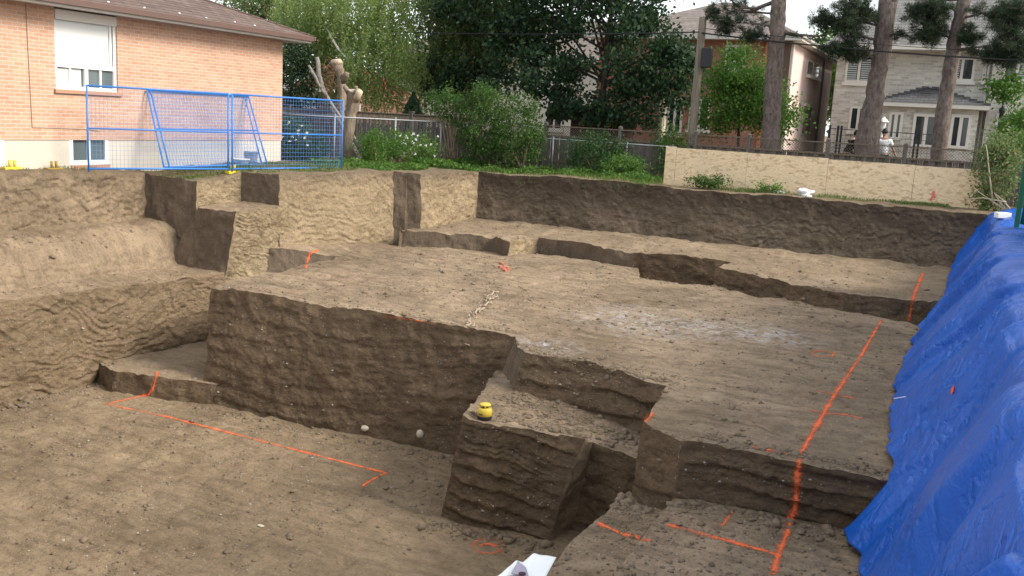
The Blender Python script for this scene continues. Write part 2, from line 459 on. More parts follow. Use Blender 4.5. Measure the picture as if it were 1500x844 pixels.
def block(name, top, base, res, styles, mats, skip=(), zfn=None, tres=None, seed=0, groups=None):
    """One earthen mass: filled top (material 0) and walls (material 1...).  styles: {edge: (style, kw, material)}"""
    n = len(top); Vs, Fs, mi = [], [], []; off = 0
    V, F = fill(top, tres or res, zfn, res)
    Vs.append(V); Fs += F; mi += [0]*len(F); off = len(V)
    for i in range(n):
        if i in skip: continue
        st = styles.get(i, ('rough', {}, 1))
        j = (i+1) % n
        V, F, _ = wall([top[i], top[j]], [base[i], base[j]], res, [st[:2]], seed+i*5.3)
        Vs.append(V); Fs += [tuple(int(q)+off for q in f) for f in F]; mi += [st[2]]*len(F); off += len(V)
    V = np.concatenate(Vs)
    register(V, Fs)
    o = mesh_obj(name, V, Fs, mats, None, True, mi)
    return tag(o, kind='structure')

def pl(x, y, z): p = at(x, y, z); return (p[0], p[1], z)

def gz(x, y):   # grade
    x = np.asarray(x, float); y = np.asarray(y, float)
    return -.17*np.exp(-((x+16.3)**2/2.0**2+(y-16.4)**2/1.2**2)) + .10*sstep(27.5, 30, y) + .03*vn(x/3, y/3, 0, 77) - .16*sstep(.2, .8, x)*sstep(25.6, 24.6, y)

# ------------------------------------------------------------------ rim of the dig (grade line) and its upper walls
RIM = [(-17.45, 2.0), (-17.4, 9.5), (-17.35, 16.2), (-15.78, 16.22), (-15.72, 17.58), (-14.55, 17.56), (-13.92, 21.5), (-13.2, 21.75), (-13.17, 24.92), (-9, 25.0), (-4, 25.08), (.95, 25.12), (.95, 2.0)]
BASE = [(-17.3, 2.0, -1.6), (-17.28, 9.5, -1.3), (-17.25, 16.1, -1.45), (-15.7, 16.1, -1.5), (-15.62, 17.5, -.85), (-14.4, 17.45, -1.2), (-13.78, 21.4, -2.3), (-13.08, 21.62, -2.2), (-13.05, 24.75, -1.6), (-9, 24.75, -1.6), (-4, 24.8, -1.6), (.6, 24.75, -1.6), (.45, 2.0, -4.2)]
rim3 = [(x, y, float(gz(x, y))) for x, y in RIM]
BASE2 = list(BASE)
STYR = [('scoop', {}), ('rough', dict(amp=.07)), ('scrape', {}), ('rough', {}), ('scrape', {}), ('scoop', dict(amp=.07)), ('scrape', {}), ('rough', dict(amp=.07)), ('teeth', dict(amp=.05)), ('teeth', dict(amp=.06)), ('teeth', dict(amp=.06)), ('rough', {})]
MATR = [1, 1, 2, 0, 2, 0, 2, 0, 3, 3, 3, 1]
Vs, Fs, mi = [], [], []; off = 0
for i in range(len(RIM)-1):
    b0, b1 = BASE2[i], BASE2[i+1]
    if i == 4: b0, b1 = (-15.62, 17.5, -.85), (-14.4, 17.45, -.95)
    if i == 5: b0 = (-14.17, 17.28, -2.4)
    if i == 11: b0, b1 = (.6, 25.2, -4.2), (.45, 2.0, -4.2)
    if i == 7: b0 = (-13.107, 21.65, -1.7)
    res = .5 if i in (11,) else (.03 if i in (1, 2, 3, 4) else .034)
    if i == 0: res = .12
    V, F, _ = wall([rim3[i], rim3[i+1]], [b0, b1], res, [STYR[i]], 3.1*i)
    Vs.append(V); Fs += [tuple(int(q)+off for q in f) for f in F]; mi += [MATR[i]]*len(F); off += len(V)
V = np.concatenate(Vs); register(V, Fs)
tag(mesh_obj('pit_wall', V, Fs, [M_CLAY, M_BENCH, M_SCRAPE, M_BACK], None, True, mi), kind='structure')

# undisturbed soil just behind the cut faces
b = MB()
for i in range(len(RIM)-1):
    p, q = np.array(RIM[i]), np.array(RIM[i+1]); d = (q-p)/np.linalg.norm(q-p); nv_ = np.array([d[1], -d[0]])
    e = -.2
    p, q = p-nv_*.22-d*e, q-nv_*.22+d*e; z1 = min(rim3[i][2], rim3[i+1][2])-.12; z0 = -2.4
    b.poly([(p[0], p[1], z0), (q[0], q[1], z0), (q[0], q[1], z1), (p[0], p[1], z1)], [(0, 1, 2, 3)])
tag(b.build('subsoil', M_SCRAPE), kind='structure')

# left side below grade: bench, sloping mound, lower bench and the wall to the floor, lofted along Y
YS = np.arange(2.0, 16.34, .035)
def prof_at(y):
    t = np.interp(y, [2, 9.5, 10.9, 13.3, 14.6, 15.6, 16.2], [-15.4, -15.38, -15.35, -15.08, -14.9, -14.66, -14.55])
    bt = np.interp(y, [2, 10.6, 13.3, 15, 16.2], [-15.0, -15.02, -15.08, -14.85, -14.4])
    return [(-17.5, -1.16), (-17.2, -1.17), (-16.6, -1.22), (-16.32, -1.36), (-16.12, -1.66), (-15.97, -2.08), (t, -2.13), (bt, -4.15)]
rows = []
for y in YS:
    p = np.array(prof_at(y)); seg = np.linalg.norm(np.diff(p, axis=0), axis=1)
    pts = []
    for k in range(len(p)-1):
        n = [6, 10, 10, 12, 12, 20, 68][k]
        for t in np.linspace(0, 1, n, endpoint=False): pts.append(p[k]*(1-t)+p[k+1]*t)
    pts.append(p[-1]); rows.append(pts)
rows = np.array(rows)                      # (ny, m, 2)
ny, m = rows.shape[:2]
P = np.zeros((ny, m, 3)); P[:, :, 0] = rows[:, :, 0]; P[:, :, 1] = YS[:, None]; P[:, :, 2] = rows[:, :, 1]
aa = P[:, :, 1]; depth = -2.13-P[:, :, 2]
low = sstep(.02, .2, depth)
P[:, :, 0] += low*(st_scoop(aa, depth, 2.3, amp=.085, freq=4.6)+.02*fbm(aa*.8, depth*.8, 3, 3, 9))
mound = sstep(-1.25, -1.4, P[:, :, 2])*sstep(-2.12, -2.0, P[:, :, 2])
P[:, :, 0] += mound*(.06*fbm(aa*1.0, P[:, :, 2]*2, 1, 4, 2)+.035*(saw((P[:, :, 2]+.30*vn(aa*.7, P[:, :, 2], 5)+.05*aa)*6.5)-.5)*sstep(-1.6, -1.85, P[:, :, 2]))
P[:, :, 2] += (1-low)*(.07*fbm(aa*.9, P[:, :, 0]*1.2, 2, 4, 21))*sstep(-17.3, -16.9, P[:, :, 0])
V = P.reshape(-1, 3); V = V+disp(V)
i, j = np.meshgrid(np.arange(ny-1), np.arange(m-1), indexing='ij'); q = (i*m+j).ravel()
F = np.stack([q, q+1, q+m+1, q+m], 1)[:, ::-1]
F = F[:, ::-1]
mi = np.where(np.tile(np.arange(m-1), ny-1) < 70, 0, 1)
register(V, F)
tag(mesh_obj('earth_bench', V, F, [M_BENCH, M_LOW], None, True, mi), kind='structure')

# pillar of soil left standing between the benches
block('earth_pillar', [(-15.55, 15.98, -.74), (-14.38, 15.95, -.72), (-14.3, 17.7, -.72), (-15.9, 17.7, -.72)],
      [(-16.25, 15.78, -2.3), (-14.62, 15.82, -2.3), (-14.3, 17.7, -4.1), (-15.9, 17.7, -2.3)], .03,
      {0: ('scrape', {}, 1), 1: ('teeth', dict(amp=.06, freq=6), 2)}, [M_BENCH, M_SCRAPE, M_CLAY], skip=(2, 3), seed=1)
block('earth_berm', [(-14.6, 16.75, -1.58), (-13.3, 18.25, -1.89), (-12.4, 20.9, -1.93), (-12.5, 21.9, -1.95), (-14.6, 20.0, -1.75)],
      [(-14.6, 16.6, -4.1), (-13.3, 18.1, -4.1), (-12.4, 20.9, -4.1), (-12.5, 21.9, -4.1), (-14.6, 20, -4.1)], .035,
      {0: ('scrape', {}, 1)}, [M_TOP, M_SCRAPE], skip=(1, 2, 3, 4), seed=2)

# the big central platform
def lump(x, y):
    c = at(862, 388, -1.85)
    return .13*np.exp(-(((x-c[0])/1.0)**2+((y-c[1])/.55)**2)) + .035*fbm(x*.9, y*.9, 0, 3, 31) + .05*np.exp(-(((x+4.95)/.35)**2+((y-13.15)/.25)**2))
PT = [pl(310, 418, -1.9), pl(753, 492, -1.9), pl(765, 515, -1.9), pl(850, 528, -1.9), pl(980, 565, -1.9), pl(945, 618, -1.9), pl(1000, 645, -1.9),
      pl(1300, 700, -1.9), (.95, 10.45, -1.88), (.95, 19.3, -1.82), pl(1340, 475, -1.84), pl(1236, 456, -1.86), (-2.9, 20.6, -1.88), pl(1110, 436, -1.88), pl(1045, 418, -1.9), pl(937, 406, -1.88), (-7.2, 22.5, -1.9), (-13.2, 22.5, -1.9), pl(590, 365, -1.88), pl(500, 377, -1.9), pl(340, 408, -1.9)]
PB = [list(p) for p in PT]
def setb(i, x, y, z): PB[i] = [x, y, z]
for k in range(len(PB)): PB[k][2] = -3.2
setb(0, -12.55, 12.95, -4.15); setb(1, -6.85, 13.35, -4.15); setb(2, -5.9, 12.6, -2.75); setb(3, -5.0, 12.5, -2.75); setb(4, -3.35, 12.1, -2.85)
setb(5, -3.32, 10.5, -4.15); setb(6, -2.66, 10.32, -3.0); setb(7, -.4, 10.55, -2.75); setb(8, .95, 10.6, -2.75); setb(20, -13.0, 14.3, -4.15); setb(19, -13.4, 18, -4.15)
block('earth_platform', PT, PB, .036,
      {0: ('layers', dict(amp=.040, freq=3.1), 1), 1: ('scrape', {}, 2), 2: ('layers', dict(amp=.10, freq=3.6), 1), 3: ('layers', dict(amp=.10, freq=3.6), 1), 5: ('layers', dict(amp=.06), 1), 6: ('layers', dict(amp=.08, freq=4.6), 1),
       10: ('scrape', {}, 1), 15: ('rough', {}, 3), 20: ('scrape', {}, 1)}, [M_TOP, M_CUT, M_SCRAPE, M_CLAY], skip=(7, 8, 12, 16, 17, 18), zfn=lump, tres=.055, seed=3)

# rear bench under the far wall
BT = [(-13.3, 20.9, -1.47), pl(590, 337, -1.49), pl(725, 346, -1.5), pl(745, 353, -1.5), pl(790, 348, -1.5), pl(930, 368, -1.5), pl(1075, 383, -1.5), pl(1048, 393, -1.52), pl(1235, 429, -1.5), pl(1360, 441, -1.5), (.95, 20.3, -1.5), (.95, 25.2, -1.34), (-13.4, 25.2, -1.38)]
BB = [[p[0], p[1]-.06, -2.6] for p in BT]
BB[7][1] -= .12; BB[8][1] -= .1; BB[9][1] -= .05
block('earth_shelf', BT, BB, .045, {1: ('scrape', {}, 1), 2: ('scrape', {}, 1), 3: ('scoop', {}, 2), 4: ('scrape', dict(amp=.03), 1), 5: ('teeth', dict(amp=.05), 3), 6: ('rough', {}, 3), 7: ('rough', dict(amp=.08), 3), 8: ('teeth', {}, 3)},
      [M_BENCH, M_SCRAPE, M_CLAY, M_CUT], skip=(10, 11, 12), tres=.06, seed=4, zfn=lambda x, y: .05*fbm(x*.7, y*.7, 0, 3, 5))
V, F = fill([(-13.6, 18.4, -2.6), (1, 18.4, -2.6), (1, 23, -2.6), (-13.6, 23, -2.6)], .3); register(V, F)
tag(mesh_obj('trench_floor', V, F, M_CUT, None, True), kind='structure')

# the ledge in the notch and the stepped footings at the near right
LT = [(-5.96, 11.16, -2.5), (-4.14, 11.28, -2.52), (-4.12, 11.5, -2.62), (-3.2, 11.38, -2.68), (-3.1, 12.9, -2.62), (-5.7, 13.2, -2.47), (-6.75, 13.9, -2.5)]
LB = [(-6.2, 11.06, -4.15), (-4.56, 11.12, -4.15), (-4.42, 11.62, -4.15), (-3.3, 11.6, -4.15), (-3.1, 12.9, -4.15), (-5.7, 13.2, -4.15), (-6.75, 13.9, -4.15)]
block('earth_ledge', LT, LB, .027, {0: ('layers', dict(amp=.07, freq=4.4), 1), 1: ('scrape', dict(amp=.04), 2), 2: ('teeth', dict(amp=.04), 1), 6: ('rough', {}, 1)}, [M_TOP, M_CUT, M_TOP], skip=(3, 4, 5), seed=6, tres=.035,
      zfn=lambda x, y: .03*fbm(x*1.5, y*1.5, 0, 3, 5))
block('footing_step', [(-3.45, 3.0, -2.8), (-2.3, 3.0, -2.8), (-2.45, 10.75, -2.78), (-3.3, 10.7, -2.8)], [(-3.5, 3.0, -4.15), (-2.3, 3.0, -4.15), (-2.45, 10.75, -4.15), (-3.42, 10.8, -4.15)], .03, {}, [M_TOP, M_CUT], skip=(1, 2), tres=.035, seed=7,
      zfn=lambda x, y: .06*fbm(x*1.6, y*1.6, 0, 4, 8))
block('footing_step', [(-2.48, 3.0, -2.6), (.4, 3.0, -2.6), (.4, 10.7, -2.6), (-2.64, 10.68, -2.6)], [(-2.5, 3.0, -3.0), (.4, 3.0, -3.0), (.4, 10.7, -3.0), (-2.7, 10.68, -3.0)], .03, {}, [M_TOP, M_CUT], skip=(1, 2), tres=.035, seed=8,
      zfn=lambda x, y: .05*fbm(x*1.6, y*1.6, 0, 4, 9))
block('footing_step', [(-15.4, 12.95, -3.62), (-14.4, 12.62, -3.62), (-12.3, 13.1, -3.64), (-12.5, 18.6, -3.6), (-15.3, 18.6, -3.6)], [(-15.4, 12.9, -4.15), (-14.42, 12.55, -4.15), (-12.3, 12.98, -4.15), (-12.5, 18.6, -4.15), (-15.3, 18.6, -4.15)], .035,
      {0: ('scrape', {}, 1), 1: ('scrape', {}, 1)}, [M_BENCH, M_CUT], skip=(2, 3, 4), seed=9)
# pit floor
V, F = fill([(-15.7, 2.0, -4.02), (.6, 2.0, -4.0), (.6, 15.0, -4.0), (-15.7, 15.0, -4.02)], .05, lambda x, y: .05*fbm(x*.6, y*.6, 0, 4, 14))
V[:, 2] += .02*fbm(V[:, 0]*4, V[:, 1]*4, 0, 3, 15)
register(V, F)
tag(mesh_obj('pit_floor', V, F, M_FLOOR, None, True), kind='structure')

# ground at grade: one sheet out to the horizon with the dig cut out of it
def ground_sheet():
    bp = []
    n = len(RIM)
    for i in range(n):
        a, b = np.array(rim3[i]), np.array(rim3[(i+1) % n]); L = np.linalg.norm((b-a)[:2])
        res = .5 if i in (11, 12) else (.12 if i == 0 else (.03 if i in (1, 2, 3, 4) else .034))
        k = max(2, int(math.ceil(L/res)))
        for t in np.linspace(0, 1, k+1)[:-1]: bp.append(a*(1-t)+b*t)
    bp = np.array(bp); nb = len(bp)
    g = []
    for r, lim in ((.12, (-19.5, .9, 9, 27.0)), (.6, (-26, 6, -2, 34)), (4, (-60, 50, -30, 90)), (40, (-420, 420, -240, 640))):
        xs, ys = np.arange(lim[0], lim[1], r), np.arange(lim[2], lim[3], r)
        X, Y = np.meshgrid(xs, ys, indexing='ij'); q = np.stack([X.ravel(), Y.ravel()], 1)+rng.uniform(-.2, .2, (X.size, 2))*r
        if g:
            keep = np.ones(len(q), bool)
            for (_, l2) in done: keep &= ~((q[:, 0] > l2[0]-r*.3) & (q[:, 0] < l2[1]+r*.3) & (q[:, 1] > l2[2]-r*.3) & (q[:, 1] < l2[3]+r*.3))
            q = q[keep]
        else: done = []
        done.append((r, lim)); g.append(q)
    g = np.concatenate(g)
    ins = np.zeros(len(g), bool); md = np.full(len(g), 1e9)
    for i in range(n):
        a, b = np.array(RIM[i]), np.array(RIM[(i+1) % n])
        dy = b[1]-a[1] if abs(b[1]-a[1]) > 1e-9 else 1e-9
        ins ^= ((a[1] > g[:, 1]) != (b[1] > g[:, 1])) & (g[:, 0] < (b[0]-a[0])*(g[:, 1]-a[1])/dy+a[0])
        d = b-a; t = np.clip(((g-a)@d)/(d@d), 0, 1); md = np.minimum(md, np.linalg.norm(g-(a+t[:, None]*d), axis=1))
    g = g[~ins & (md > .03)]
    pts = np.r_[bp[:, :2], g]
    r = delaunay_2d_cdt([Vector(p) for p in pts], [(i, (i+1) % nb) for i in range(nb)], [], 0, 1e-6)
    V = np.array([(v[0], v[1]) for v in r[0]]); F = np.array([f for f in r[2] if len(f) == 3])
    ce = V[F].mean(1); ins = np.zeros(len(ce), bool)
    for i in range(nb):
        a, b = bp[i], bp[(i+1) % nb]; dy = b[1]-a[1] if abs(b[1]-a[1]) > 1e-9 else 1e-9
        ins ^= ((a[1] > ce[:, 1]) != (b[1] > ce[:, 1])) & (ce[:, 0] < (b[0]-a[0])*(ce[:, 1]-a[1])/dy+a[0])
    F = F[~ins]
    V3 = np.c_[V, gz(V[:, 0], V[:, 1])]
    for k, o in enumerate(r[3]):
        if o and o[0] < nb: V3[k, 2] = bp[o[0], 2]
    near = (V3[:, 0] > -30) & (V3[:, 0] < 10) & (V3[:, 1] > -5) & (V3[:, 1] < 40)
    V3[near] += disp(V3[near])
    return V3, F
V, F = ground_sheet(); register(V, F)
tag(mesh_obj('ground', V, F, M_GROUND, None, True), kind='structure')

BVH = BVHTree.FromPolygons([tuple(v) for v in np.concatenate(ALLV)], ALLF)
def drop(x, y, z0=3.0):
    h = BVH.ray_cast(Vector((x, y, z0)), Vector((0, 0, -1)))
    return h[0] if h[0] is not None else Vector((x, y, 0))
def shoot(px, py):
    h = BVH.ray_cast(Vector((0, 0, EYE)), Vector(ray(px, py)).normalized())
    return h[0], h[1]
# ------------------------------------------------------------------ orange survey paint, sprayed on the dirt
def paint_mat(name, strength, scale):
    t = NT(name); P = t.pos()
    uv = t.n('ShaderNodeAttribute', attribute_name='across').outputs['Fac']
    edge = t.math('SUBTRACT', 1.0, t.math('ABSOLUTE', t.math('SUBTRACT', t.math('MULTIPLY', uv, 2.0), 1.0)))
    g = t.math('ADD', t.math('MULTIPLY', edge, 1.15), t.math('MULTIPLY', t.math('SUBTRACT', t.noise(P, scale, 6, .75), .5), 2.4))
    g = t.math('ADD', g, t.math('MULTIPLY', t.math('SUBTRACT', t.noise(P, 95, 3, .6), .5), 1.5))
    g = t.math('ADD', g, t.math('MULTIPLY', t.math('SUBTRACT', t.noise(P, 4.0, 3, .5), .5), 1.6))
    mr = t.n('ShaderNodeMapRange', inp={'From Min': .42-strength, 'From Max': 1.25-strength}); t.l(g, mr.inputs['Value'])
    col = t.mix(t.noise(P, 60, 4), (.62, .10, .03), (.88, .20, .08))
    b = t.n('ShaderNodeBsdfPrincipled', inp={'Roughness': .8, 'Specular IOR Level': .15}); t.l(col, b.inputs['Base Color'])
    tr = t.n('ShaderNodeBsdfTransparent'); mx = t.n('ShaderNodeMixShader')
    t.l(mr.outputs[0], mx.inputs[0]); t.l(tr.outputs[0], mx.inputs[1]); t.l(b.outputs[0], mx.inputs[2]); t.l(mx.outputs[0], t.out.inputs['Surface'])
    return t.m
PAINT = paint_mat('spray_paint_bold', .13, 26)
PAINT2 = paint_mat('spray_paint', .12, 30)
PAINT3 = paint_mat('spray_paint_faint', .0, 34)

PAINT5 = paint_mat('spray_paint_ring', -.10, 30)
PAINT4 = paint_mat('spray_paint_trace', -.22, 34)
def spray(strokes, width, mat, label):
    V, F, ac = [], [], []
    for st in strokes:
        pts = []
        for (a, b) in zip(st[:-1], st[1:]):
            n = max(2, int(math.hypot(b[0]-a[0], b[1]-a[1])/1.6))
            for t in np.linspace(0, 1, n, endpoint=False): pts.append((a[0]+(b[0]-a[0])*t, a[1]+(b[1]-a[1])*t))
        pts.append(st[-1])
        hits = [shoot(*p) for p in pts]; hits = [(h, n) for h, n in hits if h is not None]
        if len(hits) < 2: continue
        prev = None
        for i, (h, n) in enumerate(hits):
            lo, hi = max(0, i-3), min(len(hits)-1, i+3)
            tg = (hits[hi][0]-hits[lo][0]); tg = tg.normalized() if tg.length > 1e-6 else Vector((1, 0, 0))
            nn = sum((hits[k][1] for k in range(lo, hi+1)), Vector()).normalized()
            if nn.dot(Vector((0, 0, EYE))-h) < 0: nn = -nn
            sd = tg.cross(nn).normalized(); w = width*(1+.25*random.uniform(-1, 1))
            row = []
            for k in range(7):
                q = h+sd*(w*(k/6-.5))
                hh = BVH.ray_cast(q+nn*.15, -nn)
                q = (hh[0] if hh[0] is not None and (hh[0]-q).length < .16 else q)+nn*.005
                row.append(len(V)); V.append(q); ac.append(k/6)
            if prev is not None and (h-hits[i-1][0]).length < .5:
                for k in range(6): F.append((prev[k], prev[k+1], row[k+1], row[k]))
            prev = row
    o = mesh_obj('spray_marking', V, F, mat, None, True)
    a = o.data.attributes.new('across', 'FLOAT', 'POINT'); a.data.foreach_set('value', np.array(ac, np.float32))
    return tag(o, label, 'spray mark', 'orange survey lines sprayed on the dirt')

spray([[(1291, 469), (1262, 520), (1222, 580), (1190, 634), (1172, 668), (1167, 700), (1165, 742), (1152, 785), (1140, 812), (1132, 842)]], .115, PAINT, 'long bold orange line running beside the blue tarp and down over the step')
spray([[(1352, 400), (1338, 434), (1331, 471)]], .13, PAINT2, 'short orange line crossing the rear shelf edge near the far end of the tarp')
spray([[(231, 545), (224, 570), (218, 578), (155, 592), (250, 612), (420, 656), (565, 693), (545, 703), (531, 712)]], .085, PAINT, 'thin orange line along the low pit floor at the foot of the big earth block')
spray([[(977, 769), (1040, 785), (1140, 813)]], .11, PAINT2, 'orange cross line on the upper footing step meeting the long line at the bottom')
spray([[(875, 766), (910, 782), (954, 793)]], .11, PAINT2, 'orange stroke across the lower footing step at the bottom')
spray([[(1100, 654), (1135, 661), (1168, 667)]], .12, PAINT, 'orange tick at the edge of the platform joining the bold line')
spray([[(1074, 747), (1058, 771)]], .07, PAINT3, 'faint short orange stroke alone in the middle of the upper footing step')
spray([[(1197, 573), (1225, 579), (1252, 584)]], .07, PAINT, 'upper thin orange tick crossing the bold line on the platform')
spray([[(1188, 602), (1212, 606), (1240, 608), (1264, 614)]], .06, PAINT2, 'lower faint orange tick crossing the bold line on the platform')
spray([[(1186, 517), (1200, 514), (1222, 517), (1220, 522), (1200, 523), (1188, 519)]], .08, PAINT3, 'small flat orange oval sprayed on the platform left of the bold line')
spray([[(955, 605), (945, 619)]], .12, PAINT2, 'orange dab on the right corner of the notch beside the ledge')
spray([[(466, 366), (454, 372), (450, 384), (448, 393)]], .11, PAINT, 'small hooked orange mark at the far left trench by the golden wall')
spray([[(562, 463), (600, 468), (640, 475)]], .05, PAINT4, 'very faint orange trace along the top edge of the big earth block')
spray([[(693+22*1.0*math.cos(a)+22, 800+11*math.sin(a)) for a in np.linspace(0, 6.283, 26)]], .075, PAINT5, 'faint orange ring on the pit floor in front of the earth ledge')
spray([[(702, 799), (716, 797), (730, 801)]], .13, PAINT3, 'orange blot inside the faint ring on the pit floor')

# ------------------------------------------------------------------ rotary laser level standing on the ledge corner
M_YEL = plain('laser_yellow', (.62, .46, .06), .42, .4, var=.06, bump=.002)
M_BLK = plain('black_rubber', (.02, .02, .022), .6, .3)
lp = drop(*at(710, 609, -2.5)[:2], 0)
t_ = thing('laser_level', lp, 'small yellow rotary laser level with a dark base on the earth ledge corner', 'laser level')
b = MB(); b.lathe([(.078, 0), (.098, .008), (.102, .03), (.10, .052), (.094, .058)], (lp.x, lp.y, lp.z), 28); b.build('base', M_BLK, t_, True, .004)
b = MB(); b.lathe([(.094, .056), (.103, .062), (.103, .11), (.099, .145), (.088, .166), (.07, .172)], (lp.x, lp.y, lp.z), 28); b.build('housing', M_YEL, t_, True)
b = MB()
b.lathe([(.05, .168), (.05, .205)], (lp.x, lp.y, lp.z), 20); b.build('rotor_window', plain('dark_glass', (.015, .015, .02), .1, .6), t_, True)
b = MB(); b.lathe([(.045, .200), (.078, .203), (.082, .214), (.074, .226), (.03, .232)], (lp.x, lp.y, lp.z), 24); b.build('cap', M_YEL, t_, True)
for k in range(4):
    b = MB(); a = k*math.pi/2+.5; b.beam((lp.x+.074*math.cos(a), lp.y+.074*math.sin(a), lp.z+.165), (lp.x+.072*math.cos(a), lp.y+.072*math.sin(a), lp.z+.207), .018, .012)
    b.build('cage_post', M_YEL, t_)
b = MB(); b.span((lp.x-.05, lp.y-.106, lp.z+.075), (lp.x+.02, lp.y-.1, lp.z+.105)); b.build('control_panel', plain('laser_panel', (.16, .13, .05), .5), t_, False, .003)

# ------------------------------------------------------------------ loose soil, pebbles and named stones
def blob_template():
    bm = bmesh.new(); bmesh.ops.create_icosphere(bm, subdivisions=1, radius=1)
    V = np.array([v.co for v in bm.verts]); F = np.array([[v.index for v in f.verts] for f in bm.faces]); bm.free(); return V, F
TV, TF = blob_template()
def scatter(name, pts, sizes, mat, label, flat=.7, sink=.25, lumpy=.35, cat='loose soil'):
    n = len(pts); Vs = np.zeros((n, len(TV), 3))
    ang = rng.uniform(0, 6.28, (n, 3))
    for i in range(n):
        s = sizes[i]*(1+rng.uniform(-lumpy, lumpy, len(TV)))[:, None]
        v = TV*s*np.array([rng.uniform(.7, 1.3), rng.uniform(.7, 1.3), flat*rng.uniform(.7, 1.1)])
        c, s_ = math.cos(ang[i, 0]), math.sin(ang[i, 0]); v = np.c_[v[:, 0]*c-v[:, 1]*s_, v[:, 0]*s_+v[:, 1]*c, v[:, 2]]
        Vs[i] = v+np.array(pts[i])+[0, 0, sizes[i]*(flat-sink*2)*.5]
    F = (TF[None]+(np.arange(n)*len(TV))[:, None, None]).reshape(-1, 3)
    o = mesh_obj(name, Vs.reshape(-1, 3), F, mat, None, False)
    return tag(o, label, cat, kind='stuff')
def sample(region, n, dens=None):
    out = []
    x0, x1, y0, y1 = region
    while len(out) < n:
        x, y = random.uniform(x0, x1), random.uniform(y0, y1)
        if dens and random.random() > dens(x, y): continue
        h = BVH.ray_cast(Vector((x, y, 3)), Vector((0, 0, -1)))
        if h[0] is None: continue
        if h[1].z < .5 and h[1].z > -.5: continue
        out.append(h[0])
    return out
M_CLOD = soil('soil_clods', (.28, .215, .15), (.17, .13, .09), speck=.2, grit=.7)
M_PEB = plain('pebble_grey', (.33, .295, .25), .85, .15, var=.5, scale=9)
cl = lambda x, y: .35+.65*max(0, float(vn(x*.8, y*.8, 0, 5)))
pts = sample((-15, -6, 6.5, 12.8), 2600, cl)+sample((-13, -.5, 10.6, 21), 4200, cl)+sample((-3.4, -.2, 7.5, 10.5), 1500, cl)+sample((-6, -3.3, 11.3, 13), 900)+sample((-17, -14.6, 10, 16), 900, cl)+sample((-13, 0, 20.5, 24.6), 900, cl)
def near_edge(poly, n, dist, out=1):
    r = []
    for _ in range(n):
        i = random.choice(poly); a, b_ = np.array(i[0]), np.array(i[1]); t = random.random(); p = a*(1-t)+b_*t
        d = b_-a; nv_ = np.array([d[1], -d[0]]); nv_ /= np.linalg.norm(nv_)
        p = p+nv_*abs(random.gauss(0, dist))*out
        r.append(drop(p[0], p[1], -.3 if p[0] > -14 else 3))
    return r
feet = [((-12.5, 12.85), (-6.9, 13.2)), ((-6.3, 10.95), (-4.5, 11.05)), ((-15.1, 9), (-15.1, 13)), ((-2.6, 10.2), (-.4, 10.3)), ((-3.3, 10.4), (-2.7, 10.25)), ((-5.9, 12.45), (-3.4, 12.05))]
pts += near_edge(feet, 2600, .20)
rims = [((-12.9, 13.85), (-6.5, 13.8)), ((-5.85, 13.0), (-3.5, 12.5)), ((-2.5, 10.45), (-.4, 10.5)), ((-5.9, 11.3), (-4.2, 11.4))]
pts += near_edge(rims, 2400, .10, -1)
sz = np.clip(rng.lognormal(-4.35, .55, len(pts)), .006, .06)
ft = near_edge(feet, 420, .16); pts += ft; sz = np.r_[sz, np.clip(rng.lognormal(-3.55, .5, len(ft)), .012, .085)]
scatter('dirt_clods', pts, sz, M_CLOD, 'loose crumbs and clods of brown soil strewn over the floor and benches')
pts = sample((-15, -5.5, 6.5, 12.8), 900, cl)+sample((-13, -.5, 10.6, 21), 1400, cl)+sample((-3.4, -.2, 7.5, 10.5), 300, cl)
scatter('pebbles', pts, np.clip(rng.lognormal(-4.95, .5, len(pts)), .004, .028), M_PEB, 'pale grey pebbles scattered over the packed soil')

wp = []
for poly, k in (([(312, 430), (740, 505), (655, 655), (300, 578)], 140), ([(682, 618), (858, 652), (795, 778), (655, 745)], 60), ([(1002, 665), (1290, 712), (1255, 752), (1003, 702)], 30), ([(5, 450), (290, 425), (170, 540), (5, 590)], 110), ([(760, 530), (950, 578), (940, 600), (745, 575)], 24)):
    for _ in range(k):
        u, v = random.random(), random.random(); a, b_, c, d = [np.array(q, float) for q in poly]; q = a*(1-u)*(1-v)+b_*u*(1-v)+c*u*v+d*(1-u)*v
        h, n = shoot(*q)
        if h is not None: wp.append(h)
scatter('embedded_pebbles', wp, np.clip(rng.lognormal(-4.6, .5, len(wp)), .005, .03), M_PEB, 'small pale stones embedded in the cut earth faces', sink=.45, cat='pebbles')

def stone(px, py, r, label, mat):
    h, n = shoot(px, py)
    bm = bmesh.new(); bmesh.ops.create_icosphere(bm, subdivisions=3, radius=1)
    V = np.array([v.co for v in bm.verts]); F = np.array([[v.index for v in f.verts] for f in bm.faces]); bm.free()
    V = V*(1+.22*fbm(V[:, 0]*1.3+px, V[:, 1]*1.3, V[:, 2]*1.3, 3, 4))[:, None]*np.array(r)+np.array(h)-np.array(n)*(-.3*r[1])
    return tag(mesh_obj('stone', V, F, mat, None, True), label, 'stone', 'stones stuck in the foot of the earth block')
M_ST = plain('stone_pale', (.50, .44, .35), .85, .2, var=.3, scale=14, bump=.01, bscale=30)
stone(535, 627, (.075, .06, .055), 'pale rounded stone at the foot of the big earth block, left of the other', M_ST)
stone(616, 636, (.065, .05, .075), 'pale upright stone lodged at the foot of the big earth block nearest the laser level', M_ST)
stone(382, 771, (.055, .03, .012), 'small flat white stone chip lying on the pit floor', M_ST)

